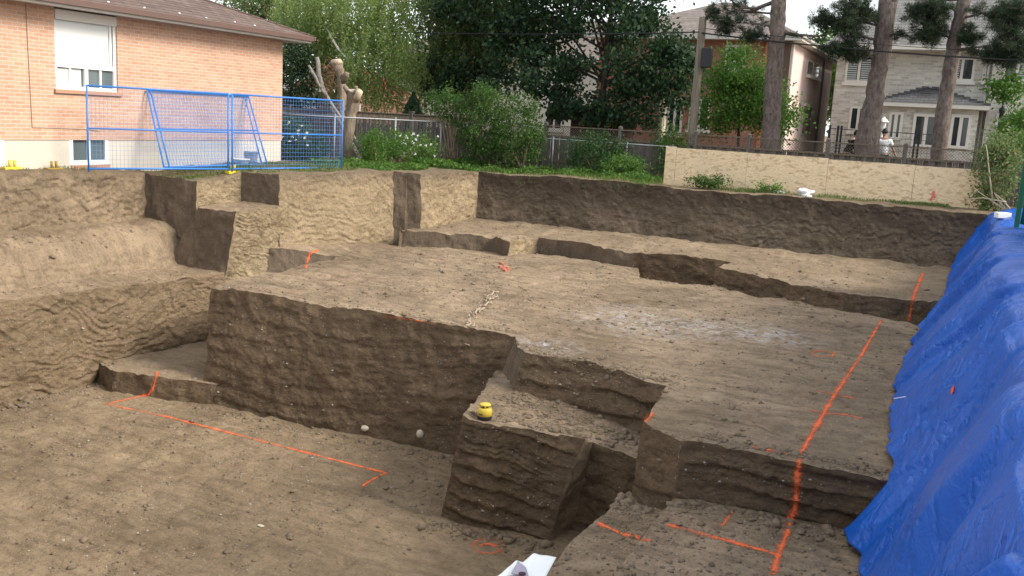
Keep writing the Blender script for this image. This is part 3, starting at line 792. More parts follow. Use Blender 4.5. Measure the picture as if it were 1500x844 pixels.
# broken roots and rubbish lying on the platform
M_ROOT = plain('dry_root', (.38, .31, .23), .9, .1, var=.35, scale=8)
M_BR = plain('brick_bit', (.42, .16, .11), .9, .1, var=.3)
b = MB()
for k in range(34):
    t = random.random(); c = at(724-40*t+random.gauss(0, 5), 432+46*t+random.gauss(0, 3), -1.9); c = drop(c[0], c[1], -.3)
    a = random.gauss(1.9, .5); L = random.uniform(.06, .26)
    p = [c+Vector((math.cos(a)*L*s+random.gauss(0, .012), math.sin(a)*L*s+random.gauss(0, .012), .02+random.uniform(0, .05)*abs(s)*2)) for s in (-.5, 0, .5)]
    b.tube(p, [random.uniform(.008, .02)]*3, 5)
tag(b.build('root_debris', M_ROOT, None, True), 'line of pale torn roots and splinters lying across the dirt platform', 'roots', kind='stuff')
b = MB()
for k in range(9):
    c = at(735+random.gauss(0, 5), 393+random.gauss(0, 4), -1.9); c = drop(c[0], c[1], -.3)
    b.box(c+Vector((0, 0, .02)), (random.uniform(.05, .14), random.uniform(.04, .1), random.uniform(.03, .07)), Matrix.Rotation(random.uniform(0, 3), 3, 'Z') @ Matrix.Rotation(random.uniform(-.4, .4), 3, 'X'))
tag(b.build('brick_rubble', M_BR, None, False, .006), 'small heap of reddish broken brick on the far part of the platform', 'rubble', kind='stuff')

# ------------------------------------------------------------------ blue tarpaulin over the right bank
NY, NV = 700, 90
ys = np.linspace(1.8, 25.5, NY); vsn = np.linspace(0, 1, NV)
prof_y = [1.8, 8.6, 9.6, 10.1, 10.6, 12.6, 16, 19.5, 20.6, 24.6, 25.6]
bx = np.interp(ys, prof_y, [-.50, -.52, -.62, -.76, -.46, -.52, -.64, -.55, -.22, -.14, .35])
bz = np.interp(ys, prof_y, [-2.5, -2.52, -2.55, -2.52, -1.88, -1.86, -1.85, -1.8, -1.46, -1.32, .02])
bx = bx+.06*vn(ys*1.7, 0, 0, 3)+.03*vn(ys*5, 0, 0, 4)
top = np.interp(ys, [2, 10, 20, 24, 25.5], [.06, .06, .03, .0, .03])
# rib-like drape folds running down the slope
yy, vv = np.meshgrid(ys, vsn, indexing='ij')
s = 1-vv                               # 0 at the back, 1 at the hem
lean = yy+2.5*(vv-.5)+.35*vn(yy*.35, vv*1.2, 0, 8)
r1 = np.abs(vn(lean*.72, vv*.30, 0, 2)); r2 = np.abs(vn(lean*2.3+1.1*vv, vv*.8, 0, 5)); r3 = vn(lean*4.2-1.6*vv, vv*2.2, 0, 6)
fold = -.15+.36*(np.exp(-(r1/.13)**2)*.6+r1*.35)+.045*np.exp(-(r2/.08)**2)*sstep(-.3, .4, vn(yy*.6, vv*2, 0, 41))+.012*r3+.10*vn(yy*.7, vv*2.0, 0, 9)
fold += .010*np.exp(-(np.abs(vn(lean*1.5+vv*2.5, vv*2.2-yy*.7, 0, 12))/.06)**2)
X = np.zeros((NY, NV)); Z = np.zeros((NY, NV))
kx = np.array([0.0, .62, .72, 1.0])     # hem, rim, over the rim, back
for i in range(NY):
    rim = .52
    X[i] = np.interp(vsn, kx, [bx[i], rim-.05, rim+.22, 3.4]); Z[i] = np.interp(vsn, kx, [bz[i]+.02, top[i]-.03, top[i]+.07, top[i]+.18])
k5 = np.ones(9)/9
for A_ in (X, Z):
    for i in range(NY): A_[i] = np.convolve(np.pad(A_[i], 4, 'edge'), k5, 'valid')
nx, nz = -.86, .5
amp = .25+.75*np.clip(1-np.abs(vv-.42)/.5, 0, 1)
far = sstep(25.5, 24.0, yy)*.75+.25
P = np.stack([X+nx*fold*amp*far*(vv < .75)+0*X, yy+.04*r3, Z+nz*fold*amp*far], -1)
P[:, :, 0] = np.where(vv >= .75, X-.2*fold, P[:, :, 0])
P[:, :, 2] += .05*vn(yy*1.8, X*1.8, 0, 14)*(vv > .6)
i, j = np.meshgrid(np.arange(NY-1), np.arange(NV-1), indexing='ij'); q = (i*NV+j).ravel()
F = np.stack([q, q+1, q+NV+1, q+NV], 1)
t = NT('tarp_blue'); Pn = t.pos()
f1 = t.noise(t.map(Pn, scale=(3, 1.0, 3)), 1.1, 7, .68, .7); f2 = t.noise(Pn, 11, 6, .7, 1.0)
wv_ = t.n('ShaderNodeVectorMath', operation='ADD'); t.l(Pn, wv_.inputs[0]); nzc = t.n('ShaderNodeTexNoise', inp={'Scale': 2.0, 'Detail': 5}); t.l(Pn, nzc.inputs['Vector']); t.l(nzc.outputs['Color'], wv_.inputs[1])
def crease(sc, rot):
    v_ = t.n('ShaderNodeTexVoronoi', feature='DISTANCE_TO_EDGE', inp={'Scale': sc}); t.l(t.map(wv_.outputs[0], scale=(1.0, 1.9, .6), rot=rot), v_.inputs['Vector']); return t.ramp(v_.outputs['Distance'], [(0.0, 0.0), (.16, 1.0)])
cr1, cr2 = crease(1.5, (0, 0, .5)), crease(4.2, (.4, .2, -.3))
colr = t.mix(t.noise(Pn, 1.2, 5, .6), (.003, .074, .40), (.007, .118, .54))
colr = t.mix(t.math('MULTIPLY', t.ramp(t.noise(Pn, 2.4, 8, .75, .5), [(.55, 0.0), (.75, 1.0)]), .18), colr, (.06, .20, .58))
t.bsdf(colr, t.ramp(f2, [(.3, .24), (.7, .42)]), .5, normal=t.bump(f2, .002, .5, t.bump(cr2, .003, .5, t.bump(cr1, .022, .5, t.bump(f1, .035, .45)))))
tarp = mesh_obj('tarpaulin', P.reshape(-1, 3), F, t.m, None, True)
sm = tarp.modifiers.new('thick', 'SOLIDIFY'); sm.thickness = .004
tag(tarp, 'large wrinkled blue tarpaulin draped over the right bank of the pit', 'tarp')
TB = BVHTree.FromPolygons([tuple(v) for v in P.reshape(-1, 3)], [tuple(f) for f in F])
def shoot_tarp(px, py):
    h = TB.ray_cast(Vector((0, 0, EYE)), Vector(ray(px, py)).normalized()); return (h[0], h[1]) if h[0] is not None else shoot(px, py)
h, n = shoot_tarp(1397, 572); n = n if n.dot(Vector((0, 0, EYE))-h) > 0 else -n
x_ = n.cross(Vector((0, 0, 1))).normalized(); y_ = n.cross(x_); c = h+n*.012
b = MB(); b.poly([c+x_*.035, c+y_*.05, c-x_*.035, c-y_*.05, c+x_*.035+n*.003, c+y_*.05+n*.003, c-x_*.035+n*.003, c-y_*.05+n*.003], [(0, 1, 2, 3), (7, 6, 5, 4), (0, 4, 5, 1), (1, 5, 6, 2), (2, 6, 7, 3), (3, 7, 4, 0)])
tag(b.build('marker_tag', plain('tag_orange', (.85, .10, .03), .6)), 'small orange diamond tag stuck on the blue tarpaulin', 'tag')
h, n = shoot_tarp(1322, 586)
b = MB(); b.tube([Vector(h)+Vector(p) for p in ((-.10, -.05, .01), (-.03, -.02, .03), (.06, 0, .06), (.13, .02, .10))], .006, 6)
tag(b.build('tie_rope', plain('rope_white', (.75, .75, .72), .8)), 'short white tie cord at the hem of the blue tarpaulin', 'rope')

# ------------------------------------------------------------------ drawings left on the footing step in front
M_PAPER = plain('paper_white', (.80, .83, .82), .7, .2, var=.03)
def sheet(corners, name, mat, lift, parent=None, curl=.02, n=14):
    c = [np.array(p) for p in corners]; V = []; Fq = []
    for i in range(n+1):
        for j in range(n+1):
            u, v = i/n, j/n
            p = c[0]*(1-u)*(1-v)+c[1]*u*(1-v)+c[2]*u*v+c[3]*(1-u)*v
            p = p+np.array([0, 0, lift+curl*(math.sin(u*3.3+1)*.5+math.sin(v*2.7)*.6+.4*float(vn(u*3, v*3, 0, 4)))]); V.append(p)
    for i in range(n):
        for j in range(n): q = i*(n+1)+j; Fq.append((q, q+n+1, q+n+2, q+1))
    o = mesh_obj(name, V, Fq, mat, parent, True); m_ = o.modifiers.new('thick', 'SOLIDIFY'); m_.thickness = .003; return o
zp = -2.62
P0 = [at(742, 848, zp), at(798, 850, zp), at(815, 818, zp), at(781, 816, zp)]
pr_ = thing('paper_plans', tuple(at(780, 835, zp)), 'white paper sheets lying at the bottom edge with a printed grey and purple corner', 'paper')
sheet(P0, 'top_sheet', M_PAPER, .02, pr_)
sheet([at(725, 850, zp-.02), at(760, 856, zp-.02), at(779, 826, zp-.02), at(756, 825, zp-.02)], 'lower_sheet', M_PAPER, .01, pr_)
pic = sheet([at(748, 850, zp), at(774, 852, zp), at(770, 838, zp), at(758, 832, zp)], 'printed_card', plain('print_lilac', (.36, .33, .42), .6), .055, pr_)
c = at(765, 841, zp+.085); b = MB(); b.lathe([(.035, 0), (.036, .006), (.001, .007)], c, 20)
o_ = b.build('dark_oval', plain('print_maroon', (.07, .02, .04), .6), pic, True)
# ------------------------------------------------------------------ brick bungalow on the left
HX = -17.8; HY1 = 21.6; HY0 = 4.0; ZF, ZS = .60, 3.36
M_BRK = brick('brick_salmon', ((.57, .30, .195), (.67, .40, .27)), (.62, .51, .41), (1, 2))
M_BRKB = brick('brick_salmon_rear', ((.50, .27, .17), (.60, .36, .235)), (.55, .45, .36), (0, 2))
M_FND = plain('parged_foundation', (.56, .51, .43), .9, .1, var=.12, scale=1.6, bump=.01, bscale=22)
M_WHT = plain('white_frame', (.80, .80, .78), .45, .35, var=.03)
M_SOF = plain('soffit_white', (.66, .63, .58), .6, .3, var=.05)
M_GUT = plain('gutter_brown', (.13, .08, .065), .45, .4, var=.15)
M_SHG = shingle('shingle_brown', (.145, .10, .086), (.20, .145, .122), (1, 2), .30, .085)
M_SILL = plain('sill_brick', (.42, .24, .16), .85, .15, var=.2, scale=14, bump=.004)
M_BLIND = plain('roller_blind', (.78, .80, .78), .7, .2, var=.03)
M_GL = glass('glass_grey', (.10, .13, .14))
hs = thing('brick_house', (HX, 14, 0), 'salmon brick bungalow with brown shingled hip roof beside the pit on the left', 'house')
WY0, WY1, WZ0, WZ1 = 14.22, 15.86, 1.68, ZS
B1 = (14.56, 15.52, .09, .78); B0 = (12.0, 12.90, .09, .80)
def wall_with_holes(y0, y1, z0, z1, holes, x, d):
    ys_ = sorted({y0, y1, *[h[0] for h in holes], *[h[1] for h in holes]}); zs = sorted({z0, z1, *[h[2] for h in holes], *[h[3] for h in holes]})
    b = MB()
    for a, c in zip(ys_[:-1], ys_[1:]):
        for e, f in zip(zs[:-1], zs[1:]):
            if any(h[0] <= (a+c)/2 <= h[1] and h[2] <= (e+f)/2 <= h[3] for h in holes): continue
            b.poly([(x, a, e), (x, c, e), (x, c, f), (x, a, f)], [(0, 1, 2, 3)])
    for h in holes:
        a, c, e, f = h
        b.poly([(x, a, e), (x, c, e), (x, c, f), (x, a, f), (x-d, a, e), (x-d, c, e), (x-d, c, f), (x-d, a, f)], [(0, 4, 5, 1), (1, 5, 6, 2), (2, 6, 7, 3), (3, 7, 4, 0)])
    return b
bwin = [(WY0, WY1, WZ0, WZ1-.001)]
bw_ = wall_with_holes(HY0, HY1, ZF, ZS+.1, [(WY0, WY1, WZ0, ZS+.1)], HX, .16)
bw_.build('wall', M_BRK, hs)
b = MB(); b.poly([(HX, HY1, ZF), (HX-9, HY1, ZF), (HX-9, HY1, ZS+.1), (HX, HY1, ZS+.1), (HX-9, HY0, ZF), (HX-9, HY0, ZS+.1), (HX, HY0, ZF), (HX, HY0, ZS+.1)], [(0, 1, 2, 3), (1, 4, 5, 2), (4, 6, 7, 5)]); b.build('wall', M_BRKB, hs)
wall_with_holes(HY0, HY1-.015, -.5, ZF, [B1, B0], HX-.018, .18).poly([(HX-.018, HY1-.015, -.5), (HX-9, HY1-.015, -.5), (HX-9, HY1-.015, ZF), (HX-.018, HY1-.015, ZF)], [(0, 1, 2, 3)]).build('foundation', M_FND, hs)
def frame_x(name, x, y0, y1, z0, z1, w, d, mat, parent):
    b = MB(); b.span((x-d, y0, z0), (x, y0+w, z1)); b.span((x-d, y1-w, z0), (x, y1, z1)); b.span((x-d, y0+w, z0), (x, y1-w, z0+w)); b.span((x-d, y0+w, z1-w), (x, y1-w, z1)); return b.build(name, mat, parent)
# big window: head panel, fixed pane with blind, awning sashes
win = frame_x('window', HX-.05, WY0, WY1, WZ0, ZS-.02, .075, .10, M_WHT, hs)
zt = 2.18
b = MB(); b.span((HX-.13, WY0+.075, WZ0+.075), (HX-.11, WY1-.075, ZS-.1)); b.build('pane', M_GL, win)
b = MB(); b.span((HX-.105, WY0+.08, zt+.05), (HX-.098, WY1-.17, ZS-.12)); b.build('blind', M_BLIND, win)
b = MB(); b.span((HX-.14, WY0+.075, zt-.03), (HX-.045, WY1-.075, zt+.04)); b.span((HX-.12, (WY0+WY1)/2-.045, WZ0+.075), (HX-.045, (WY0+WY1)/2+.045, zt-.03)); b.span((HX-.12, WY1-.16, zt+.04), (HX-.06, WY1-.11, ZS-.1))
b.build('transom', M_WHT, win)
for yc in (WY0+.42, WY1-.42):
    b = MB(); b.span((HX-.115, yc-.025, WZ0+.08), (HX-.07, yc+.025, zt-.03)); b.build('muntin', M_WHT, win)
b = MB(); b.span((HX-.125, WY0+.09, WZ0+.075), (HX-.10, WY0+.72, zt-.05)); b.build('curtain', plain('net_curtain', (.55, .57, .56), .9), win)
b = MB(); b.span((HX-.04, WY0+.02, ZS-.22), (HX+.015, WY1-.02, ZS-.015)); b.build('head_panel', M_SOF, win)
b = MB(); b.span((HX-.1, WY0-.06, WZ0-.085), (HX+.06, WY1+.08, WZ0-.003)); b.build('sill', M_SILL, win, False, .006)
for (y0, y1, z0, z1) in (B1, B0):
    f_ = frame_x('basement_window', HX-.01, y0-.05, y1+.05, z0-.04, z1+.05, .10, .06, M_WHT, hs)
    b = MB(); b.span((HX-.10, y0+.02, z0+.02), (HX-.08, y1-.02, z1-.02)); b.build('pane', M_GL, f_)
    b = MB(); b.span((HX-.07, (y0+y1)/2-.035, z0+.05), (HX-.02, (y0+y1)/2+.035, z1-.05)); b.build('mullion', M_WHT, f_)
    b = MB(); b.span((HX-.08, y0-.02, -.07), (HX+.03, y1+.05, z0-.045)); b.build('sill', M_SILL, f_, False, .005)
b = MB(); b.span((HX-.05, 10.6, WZ0-.06), (HX+.06, 12.75, WZ0+.02)); b.build('sill', M_SILL, hs, False, .005)
b = MB(); b.tube([(HX+.012, 13.55, ZS), (HX+.012, 13.6, .86), (HX+.012, 14.9, .84), (HX+.012, 15.3, .80)], .006, 5); b.build('cable', plain('cable_grey', (.22, .18, .15), .7), hs)
# roof
OV = .58; EX = HX+OV; EY = HY1+OV; EZ = ZS+.02; RISE = .36
apx = HX-4.5
rz_ = EZ+.16+RISE*(EX-apx); ry = EY-(EX-apx)
b = MB(); b.poly([(EX, HY0-1, EZ+.16), (EX, EY, EZ+.16), (apx, ry, rz_), (apx, HY0-1, rz_)], [(0, 1, 2, 3)])
rf = b.build('roof', M_SHG, hs)
b = MB(); b.poly([(EX, EY, EZ+.16), (apx*2-EX, EY, EZ+.16), (apx, ry, rz_)], [(0, 1, 2)]); b.poly([(apx*2-EX, EY, EZ+.16), (apx*2-EX, HY0-1, EZ+.16), (apx, HY0-1, rz_), (apx, ry, rz_)], [(0, 1, 2, 3)])
b.build('roof', shingle('shingle_brown_rear', (.145, .10, .086), (.20, .145, .122), (0, 2), .30, .085), hs)
b = MB(); b.tube([(EX, EY, EZ+.17), (apx, ry, rz_+.01)], .03, 6); b.build('ridge_cap', M_SHG, rf)
for k in range(9):
    b = MB(); y = 12.6+k*.93+random.uniform(-.1, .1); b.ell((EX-.16+random.uniform(-.05, .05), y, EZ+.23), (.03, .03, .02), 8, 5)
    b.build('roof_nail_cap', M_WHT, rf)
b = MB(); b.span((HX-9, HY0-1, EZ), (EX-.02, EY-.02, EZ+.02)); b.build('soffit', M_SOF, hs)
gprof = [(.0, .0), (.0, .12), (-.01, .13), (-.02, .12), (-.02, .02), (-.1, .015), (-.1, .13), (-.11, .13), (-.11, .0)]
def gutter(p, q, out):
    V = []; p, q, out = Vector(p), Vector(q), Vector(out)
    for a in (p, q):
        for u, v in gprof: V.append(a+out*(u+.1)+Vector((0, 0, v)))
    n = len(gprof); return V, [(i, (i+1) % n, n+(i+1) % n, n+i) for i in range(n)]+[tuple(range(n)), tuple(range(2*n-1, n-1, -1))]
b = MB(); b.poly(*gutter((EX-.02, HY0-1, EZ+.025), (EX-.02, EY+.08, EZ+.025), (1, 0, 0))); b.poly(*gutter((EX+.08, EY-.02, EZ+.025), (HX-9, EY-.02, EZ+.025), (0, 1, 0))); b.build('gutter', M_GUT, hs)
b = MB(); b.span((EX-.035, HY0-1, EZ-.03), (EX-.022, EY-.02, EZ+.14)); b.span((HX-9, EY-.035, EZ-.03), (EX-.036, EY-.022, EZ+.14)); b.build('fascia', M_SOF, hs)

# ------------------------------------------------------------------ blue temporary fence
M_BLUE = plain('fence_blue', (.035, .20, .62), .4, .45, var=.12)
M_WIRE = plain('fence_wire', (.10, .26, .60), .45, .4, var=.1)
def panel(root, p, q, up, zb=.06, h=1.83, name='frame'):
    """frame, rails and welded mesh between foot points p and q along the up direction"""
    p, q, up = Vector(p), Vector(q), Vector(up).normalized(); d = (q-p); L = d.length; d.normalize()
    at_ = lambda s, z: p+d*s+up*z
    b = MB(); b.tube([at_(0, 0), at_(0, h)], .021, 8); b.tube([at_(L, 0), at_(L, h)], .021, 8); b.tube([at_(0, h-.02), at_(L, h-.02)], .021, 8); b.tube([at_(0, zb), at_(L, zb)], .021, 8)
    b.build('frame', M_BLUE, root, True)
    b = MB(); b.tube([at_(0, h*.5), at_(L, h*.5)], .017, 8); b.build('mid_rail', M_BLUE, root, True)
    b = MB(); nv = int(L/.085)
    for k in range(1, nv): s = L*k/nv; b.beam(at_(s, zb), at_(s, h-.02), .0042, .0042)
    nh = int(h/.10)
    for k in range(1, nh): z = zb+(h-zb)*k/nh; b.beam(at_(0, z)+Vector((.003, 0, 0)), at_(L, z)+Vector((.003, 0, 0)), .0042, .0042)
    b.build('wire_mesh', M_WIRE, root)
fA, fB, fC = at(130, 250, 0), at(337, 250, 0), at(500, 248, 0)
fp = thing('temporary_fence_panel', tuple(fA), 'upright blue wire fence panel in front of the brick wall and windows', 'fence panel', 'blue temporary fence panels')
panel(fp, fA+[0, 0, -.02], fB+[-.03, -.03, -.02], (0, 0, 1))
fp2 = thing('temporary_fence_panel', tuple(fB), 'upright blue wire fence panel standing in front of the white flowering bush', 'fence panel', 'blue temporary fence panels')
panel(fp2, fB+[.03, .04, -.02], fC+[0, 0, -.02], (0, 0, 1))
for px, lab in ((249, 'outer of two blue fence panels leaned sloping against the brick wall'), (241, 'inner of two blue fence panels leaned sloping against the brick wall, nearer the bricks')):
    p0 = at(px, 248, 0); p1 = at(px+143, 243, 0)
    hd = math.sqrt(max(.01, 1.8**2-(p0[0]-HX-.05)**2))
    tp = atX(px-29 if px == 249 else px-26, 131, HX+.06)
    up = Vector(tp)-Vector(p0)
    lf = thing('temporary_fence_panel', tuple(p0), lab, 'fence panel', 'blue fence panels leaning on the house')
    panel(lf, p0, p1, up, .05, up.length)
M_YB = plain('block_yellow', (.62, .50, .04), .6, .3, var=.15)
def foot(px, py, lab, mat, X=-17.62):
    c = atX(px, py, X); c = drop(c[0], c[1])
    t = thing('fence_foot', tuple(c), lab, 'fence foot', 'yellow fence feet on the grass edge')
    b = MB(); b.span((c.x-.07, c.y-.2, c.z-.02), (c.x+.07, c.y+.2, c.z+.05)); b.build('base', mat, t, False, .01)
    b = MB(); b.tube([(c.x, c.y-.05, c.z+.05), (c.x, c.y-.05, c.z+.19)], .028, 8); b.tube([(c.x, c.y+.06, c.z+.05), (c.x, c.y+.06, c.z+.19)], .028, 8); b.build('socket', mat, t, True)
foot(18, 250, 'bright yellow fence foot on the grass at the far left edge by the foundation', M_YB)
foot(79, 250, 'dark mustard fence foot on the grass left of the basement window', plain('block_mustard', (.30, .20, .04), .7, .2, var=.25))
foot(341, 251, 'yellow fence foot where the two upright blue panels meet', M_YB, fB[0]-.05)
c = drop(*at(352, 243, 0)[:2]); t = thing('basin', tuple(c), 'white plastic basin on the ground behind the blue fence', 'basin')
b = MB(); b.lathe([(.15, 0), (.17, .01), (.235, .17), (.255, .175), (.25, .185), (.225, .175), (.16, .03), (.02, .025)], c, 28); b.build('bowl', M_WHT, t, True)
c = drop(*(at(366, 240, 0)[:2]+np.array([-.3, .4]))); t = thing('bucket', tuple(c), 'grey bucket by the brick wall behind the white basin', 'bucket')
b = MB(); b.lathe([(.13, 0), (.15, .01), (.19, .30), (.205, .305), (.20, .32), (.18, .31), (.14, .03), (.02, .025)], c, 24); b.build('pail', plain('bucket_grey', (.42, .42, .45), .5), t, True)
b = MB(); b.tube([(c.x+.2*math.cos(a), c.y, c.z+.30-.12*math.sin(a)) for a in np.linspace(0, 3.14, 12)], .006, 5); b.build('handle', M_BLK, t, True)
# ------------------------------------------------------------------ fences along the rear lot lines
M_WOOD = bark('fence_wood_grey', (.095, .085, .078), (.185, .168, .152), (14, 14, 1.2))
M_WOODD = bark('fence_wood_brown', (.115, .09, .07), (.20, .165, .13), (14, 14, 1.2))
M_GALV = plain('galvanised', (.30, .31, .32), .5, .4, .4, var=.1)
def lattice(b, p, q, z0, z1, step=.085, w=.02):
    p, q = Vector(p), Vector(q); d = q-p; L = d.length; d.normalize(); h = z1-z0
    s = -h
    nrm = Vector((d.y, -d.x, 0))
    while s < L:
        for sg, off in ((1, .006), (-1, -.006)):
            a, c = (s, s+h) if sg > 0 else (s+h, s)
            t0, t1 = 0.0, 1.0
            lo, hi = min(a, c), max(a, c)
            if hi <= 0 or lo >= L: continue
            f = lambda u: (u-a)/(c-a)
            ua, uc = max(0, min(L, a)), max(0, min(L, c)); za, zc = z0+h*f(ua), z0+h*f(uc)
            if abs(za-zc) < .02: continue
            b.beam(p+d*ua+Vector((0, 0, za))+nrm*off, p+d*uc+Vector((0, 0, zc))+nrm*off, w, .008)
        s += step
M_NET = plain('chain_mesh_grey', (.16, .165, .165), .5, .3, .3, var=.1)
FY = 28.4; FZ = 1.42
fx = [-20.2, -17.6, -15.1, -12.6, -10.05, -7.62, -6.03, -3.78, -1.73, .6, 2.9, 5.3, 7.7]
fr = thing('wooden_fence', (-6, FY, 0), 'weathered grey board fence with a lattice top running along the back of the lot', 'fence')
for i, x in enumerate(fx):
    b = MB(); b.span((x-.055, FY-.055, -.1), (x+.055, FY+.055, FZ+.06)); b.poly([(x-.065, FY-.065, FZ+.06), (x+.065, FY-.065, FZ+.06), (x+.065, FY+.065, FZ+.06), (x-.065, FY+.065, FZ+.06), (x, FY, FZ+.12)], [(0, 1, 4), (1, 2, 4), (2, 3, 4), (3, 0, 4), (3, 2, 1, 0)]); b.build('post', M_WOOD, fr)
for x0, x1 in zip(fx[:-1], fx[1:]):
    b = MB(); n = int((x1-x0-.11)/.145); st = (x1-x0-.11)/n
    for k in range(n):
        xa = x0+.055+k*st; yk = FY+(.022 if k % 2 else -.022)
        b.span((xa-.006+random.uniform(-.004, .004), yk-.009, -.02+random.uniform(0, .04)), (xa+st*.92, yk+.009, FZ-.36))
    b.build('board_panel', M_WOOD, fr)
    b = MB(); b.span((x0+.055, FY-.05, FZ-.36), (x1-.055, FY+.05, FZ-.30)); b.span((x0+.055, FY-.06, FZ-.035), (x1-.055, FY+.06, FZ)); b.span((x0+.055, FY-.045, .25), (x1-.055, FY-.031, .34)); b.build('rail', M_WOODD, fr)
    b = MB(); lattice(b, (x0+.055, FY, 0), (x1-.055, FY, 0), FZ-.30, FZ-.035); b.build('lattice', M_WOODD, fr)
# side fence behind the bungalow, boards with a row of slots under the cap
A0, A1 = Vector((-21.2, 23.0, 0)), Vector((-15.2, 28.0, 0))
sf = thing('wooden_fence', tuple(A0), 'grey board fence with a row of small slots behind the cut trunks', 'fence')
d = (A1-A0); L = d.length; d.normalize(); nr = Vector((d.y, -d.x, 0)); npan = 4
for k in range(npan+1):
    p = A0+d*(L*k/npan); b = MB(); b.beam(p+Vector((0, 0, -.1)), p+Vector((0, 0, 1.58)), .11, .11); b.beam(p+Vector((0, 0, 1.58)), p+Vector((0, 0, 1.62)), .15, .15); b.build('post', M_WOOD, sf)
for k in range(npan):
    p = A0+d*(L*k/npan+.06); l = L/npan-.12; b = MB(); n = int(l/.145)
    for j in range(n):
        s = l*(j+.5)/n; b.beam(p+d*s+Vector((0, 0, .02)), p+d*s+Vector((0, 0, 1.06)), .136, .02)
        if j % 2 == 0: b.beam(p+d*s+Vector((0, 0, 1.06)), p+d*s+Vector((0, 0, 1.30)), .15, .02)
        else: b.beam(p+d*s+Vector((0, 0, 1.06))+nr*-.03, p+d*s+Vector((0, 0, 1.30))+nr*-.03, .05, .02)
    b.build('board_panel', M_WOOD, sf)
    b = MB(); b.beam(p+Vector((0, 0, 1.40)), p+d*l+Vector((0, 0, 1.40)), .03, .20); b.beam(p+Vector((0, 0, 1.515)), p+d*l+Vector((0, 0, 1.515)), .12, .03); b.build('rail', M_WOODD, sf)

def chain_link(name_label, pts, h, posts, loc):
    """galvanised mesh hung on tubes through pts"""
    t = thing('chain_link_fence', loc, name_label, 'fence', None)
    for p in posts:
        b = MB(); b.tube([(p[0], p[1], p[2]-.1), (p[0], p[1], p[2]+h+.04)], .028, 8); b.ell((p[0], p[1], p[2]+h+.05), (.033, .033, .025), 8, 5); b.build('post', M_GALV, t, True)
    b = MB(); b.tube([(p[0], p[1], p[2]+h) for p in pts], .02, 8); b.build('top_rail', M_GALV, t, True)
    b = MB(); s = .075
    for p, q in zip(pts[:-1], pts[1:]):
        p, q = Vector(p), Vector(q); d = q-p; L = d.length; u = -h
        while u < L:
            for sg in (1, -1):
                a, c = (u, u+h) if sg > 0 else (u+h, u)
                ua, uc = max(0, min(L, a)), max(0, min(L, c)); za, zc = h*(ua-a)/(c-a), h*(uc-a)/(c-a)
                if abs(ua-uc) > .03: b.beam(p+d*(ua/L)+Vector((0, 0, za)), p+d*(uc/L)+Vector((0, 0, zc)), .0022, .0022)
            u += s
    b.build('wire_mesh', M_NET, t); return t
cA, cB, cC, cD = atY(393, 237, 21.6), atY(489, 238, 22.6), atY(578, 222, 24.6), atY(645, 216, 26.2)
for c in (cA, cB, cC, cD): c[2] = 0.0
chain_link('galvanised chain link fence passing the cut trunks and flowering weeds', [cA, cB, cC, cD], 1.34, [cA, cB, cC, cD], tuple(cA))
e0, e1, e2, e3 = (-13.0, 27.9, 0), (-12.1, 27.9, 0), (-9.62, 27.9, 0), (-8.1, 27.9, 0)
chain_link('low chain link fence in front of the lattice fence beside the green vines', [e0, e1, e2, e3], 1.0, [e1, e2], e1)

# ------------------------------------------------------------------ OSB hoarding
t = NT('osb_board'); P = t.pos()
vo = t.n('ShaderNodeTexVoronoi', feature='F1', inp={'Scale': 9.0}); t.l(t.map(P, scale=(1.0, 1, 2.3), rot=(0, .12, 0)), vo.inputs['Vector'])
vo2 = t.n('ShaderNodeTexVoronoi', feature='F1', inp={'Scale': 21.0}); t.l(t.map(P, scale=(1.0, 1, 2.6), rot=(0, -.5, 0)), vo2.inputs['Vector'])
sc_ = t.n('ShaderNodeSeparateColor'); t.l(vo.outputs['Color'], sc_.inputs[0]); sc2 = t.n('ShaderNodeSeparateColor'); t.l(vo2.outputs['Color'], sc2.inputs[0])
colr = t.mix(t.ramp(sc2.outputs[0], [(.0, .0), (1.0, 1.0)]), (.68, .515, .315), (.85, .685, .46))
colr = t.mix(t.math('MULTIPLY', t.ramp(sc_.outputs[0], [(.80, 0.0), (.86, 1.0)]), .45), colr, (.36, .235, .12))
colr = t.mix(t.math('MULTIPLY', t.ramp(t.noise(P, 1.3, 5), [(.5, 0.0), (.7, 1.0)]), .3), colr, (.56, .45, .30))
t.bsdf(colr, .75, .25, normal=t.bump(sc2.outputs[1], .003, .5)); M_OSB = t.m
PY = 26.4; hx = [at(970, 268, 0)[0], -7.62, -5.6, -3.46, -1.32, .75]
hd = thing('plywood_hoarding', (-4, PY, 0), 'row of low pale OSB sheets standing on edge along the back of the pit', 'hoarding')
for i, (x0, x1) in enumerate(zip(hx[:-1], hx[1:])):
    z1 = 1.04-.02*i+random.uniform(-.01, .01); dy = .004*i+random.uniform(0, .02)
    b = MB(); b.span((x0+.004, PY+dy, -.12), (x1-.004, PY+dy+.014, z1)); b.build('osb_sheet', M_OSB, hd)
for x in hx[1:]:
    b = MB(); b.span((x-.12, PY+.05, -.2), (x-.03, PY+.09, 1.0)); b.build('stake', M_WOOD, hd)
b = MB(); b.span((hx[0]+.08, PY+.05, -.2), (hx[0]+.17, PY+.09, 1.09)); b.build('stake', M_WOOD, hd)
rc = atY(1367, 287, PY-.004)
for dx, dz, w_, h_ in ((0, 0, .045, .17), (.02, -.05, .08, .04), (.015, .06, .06, .03)):
    pass
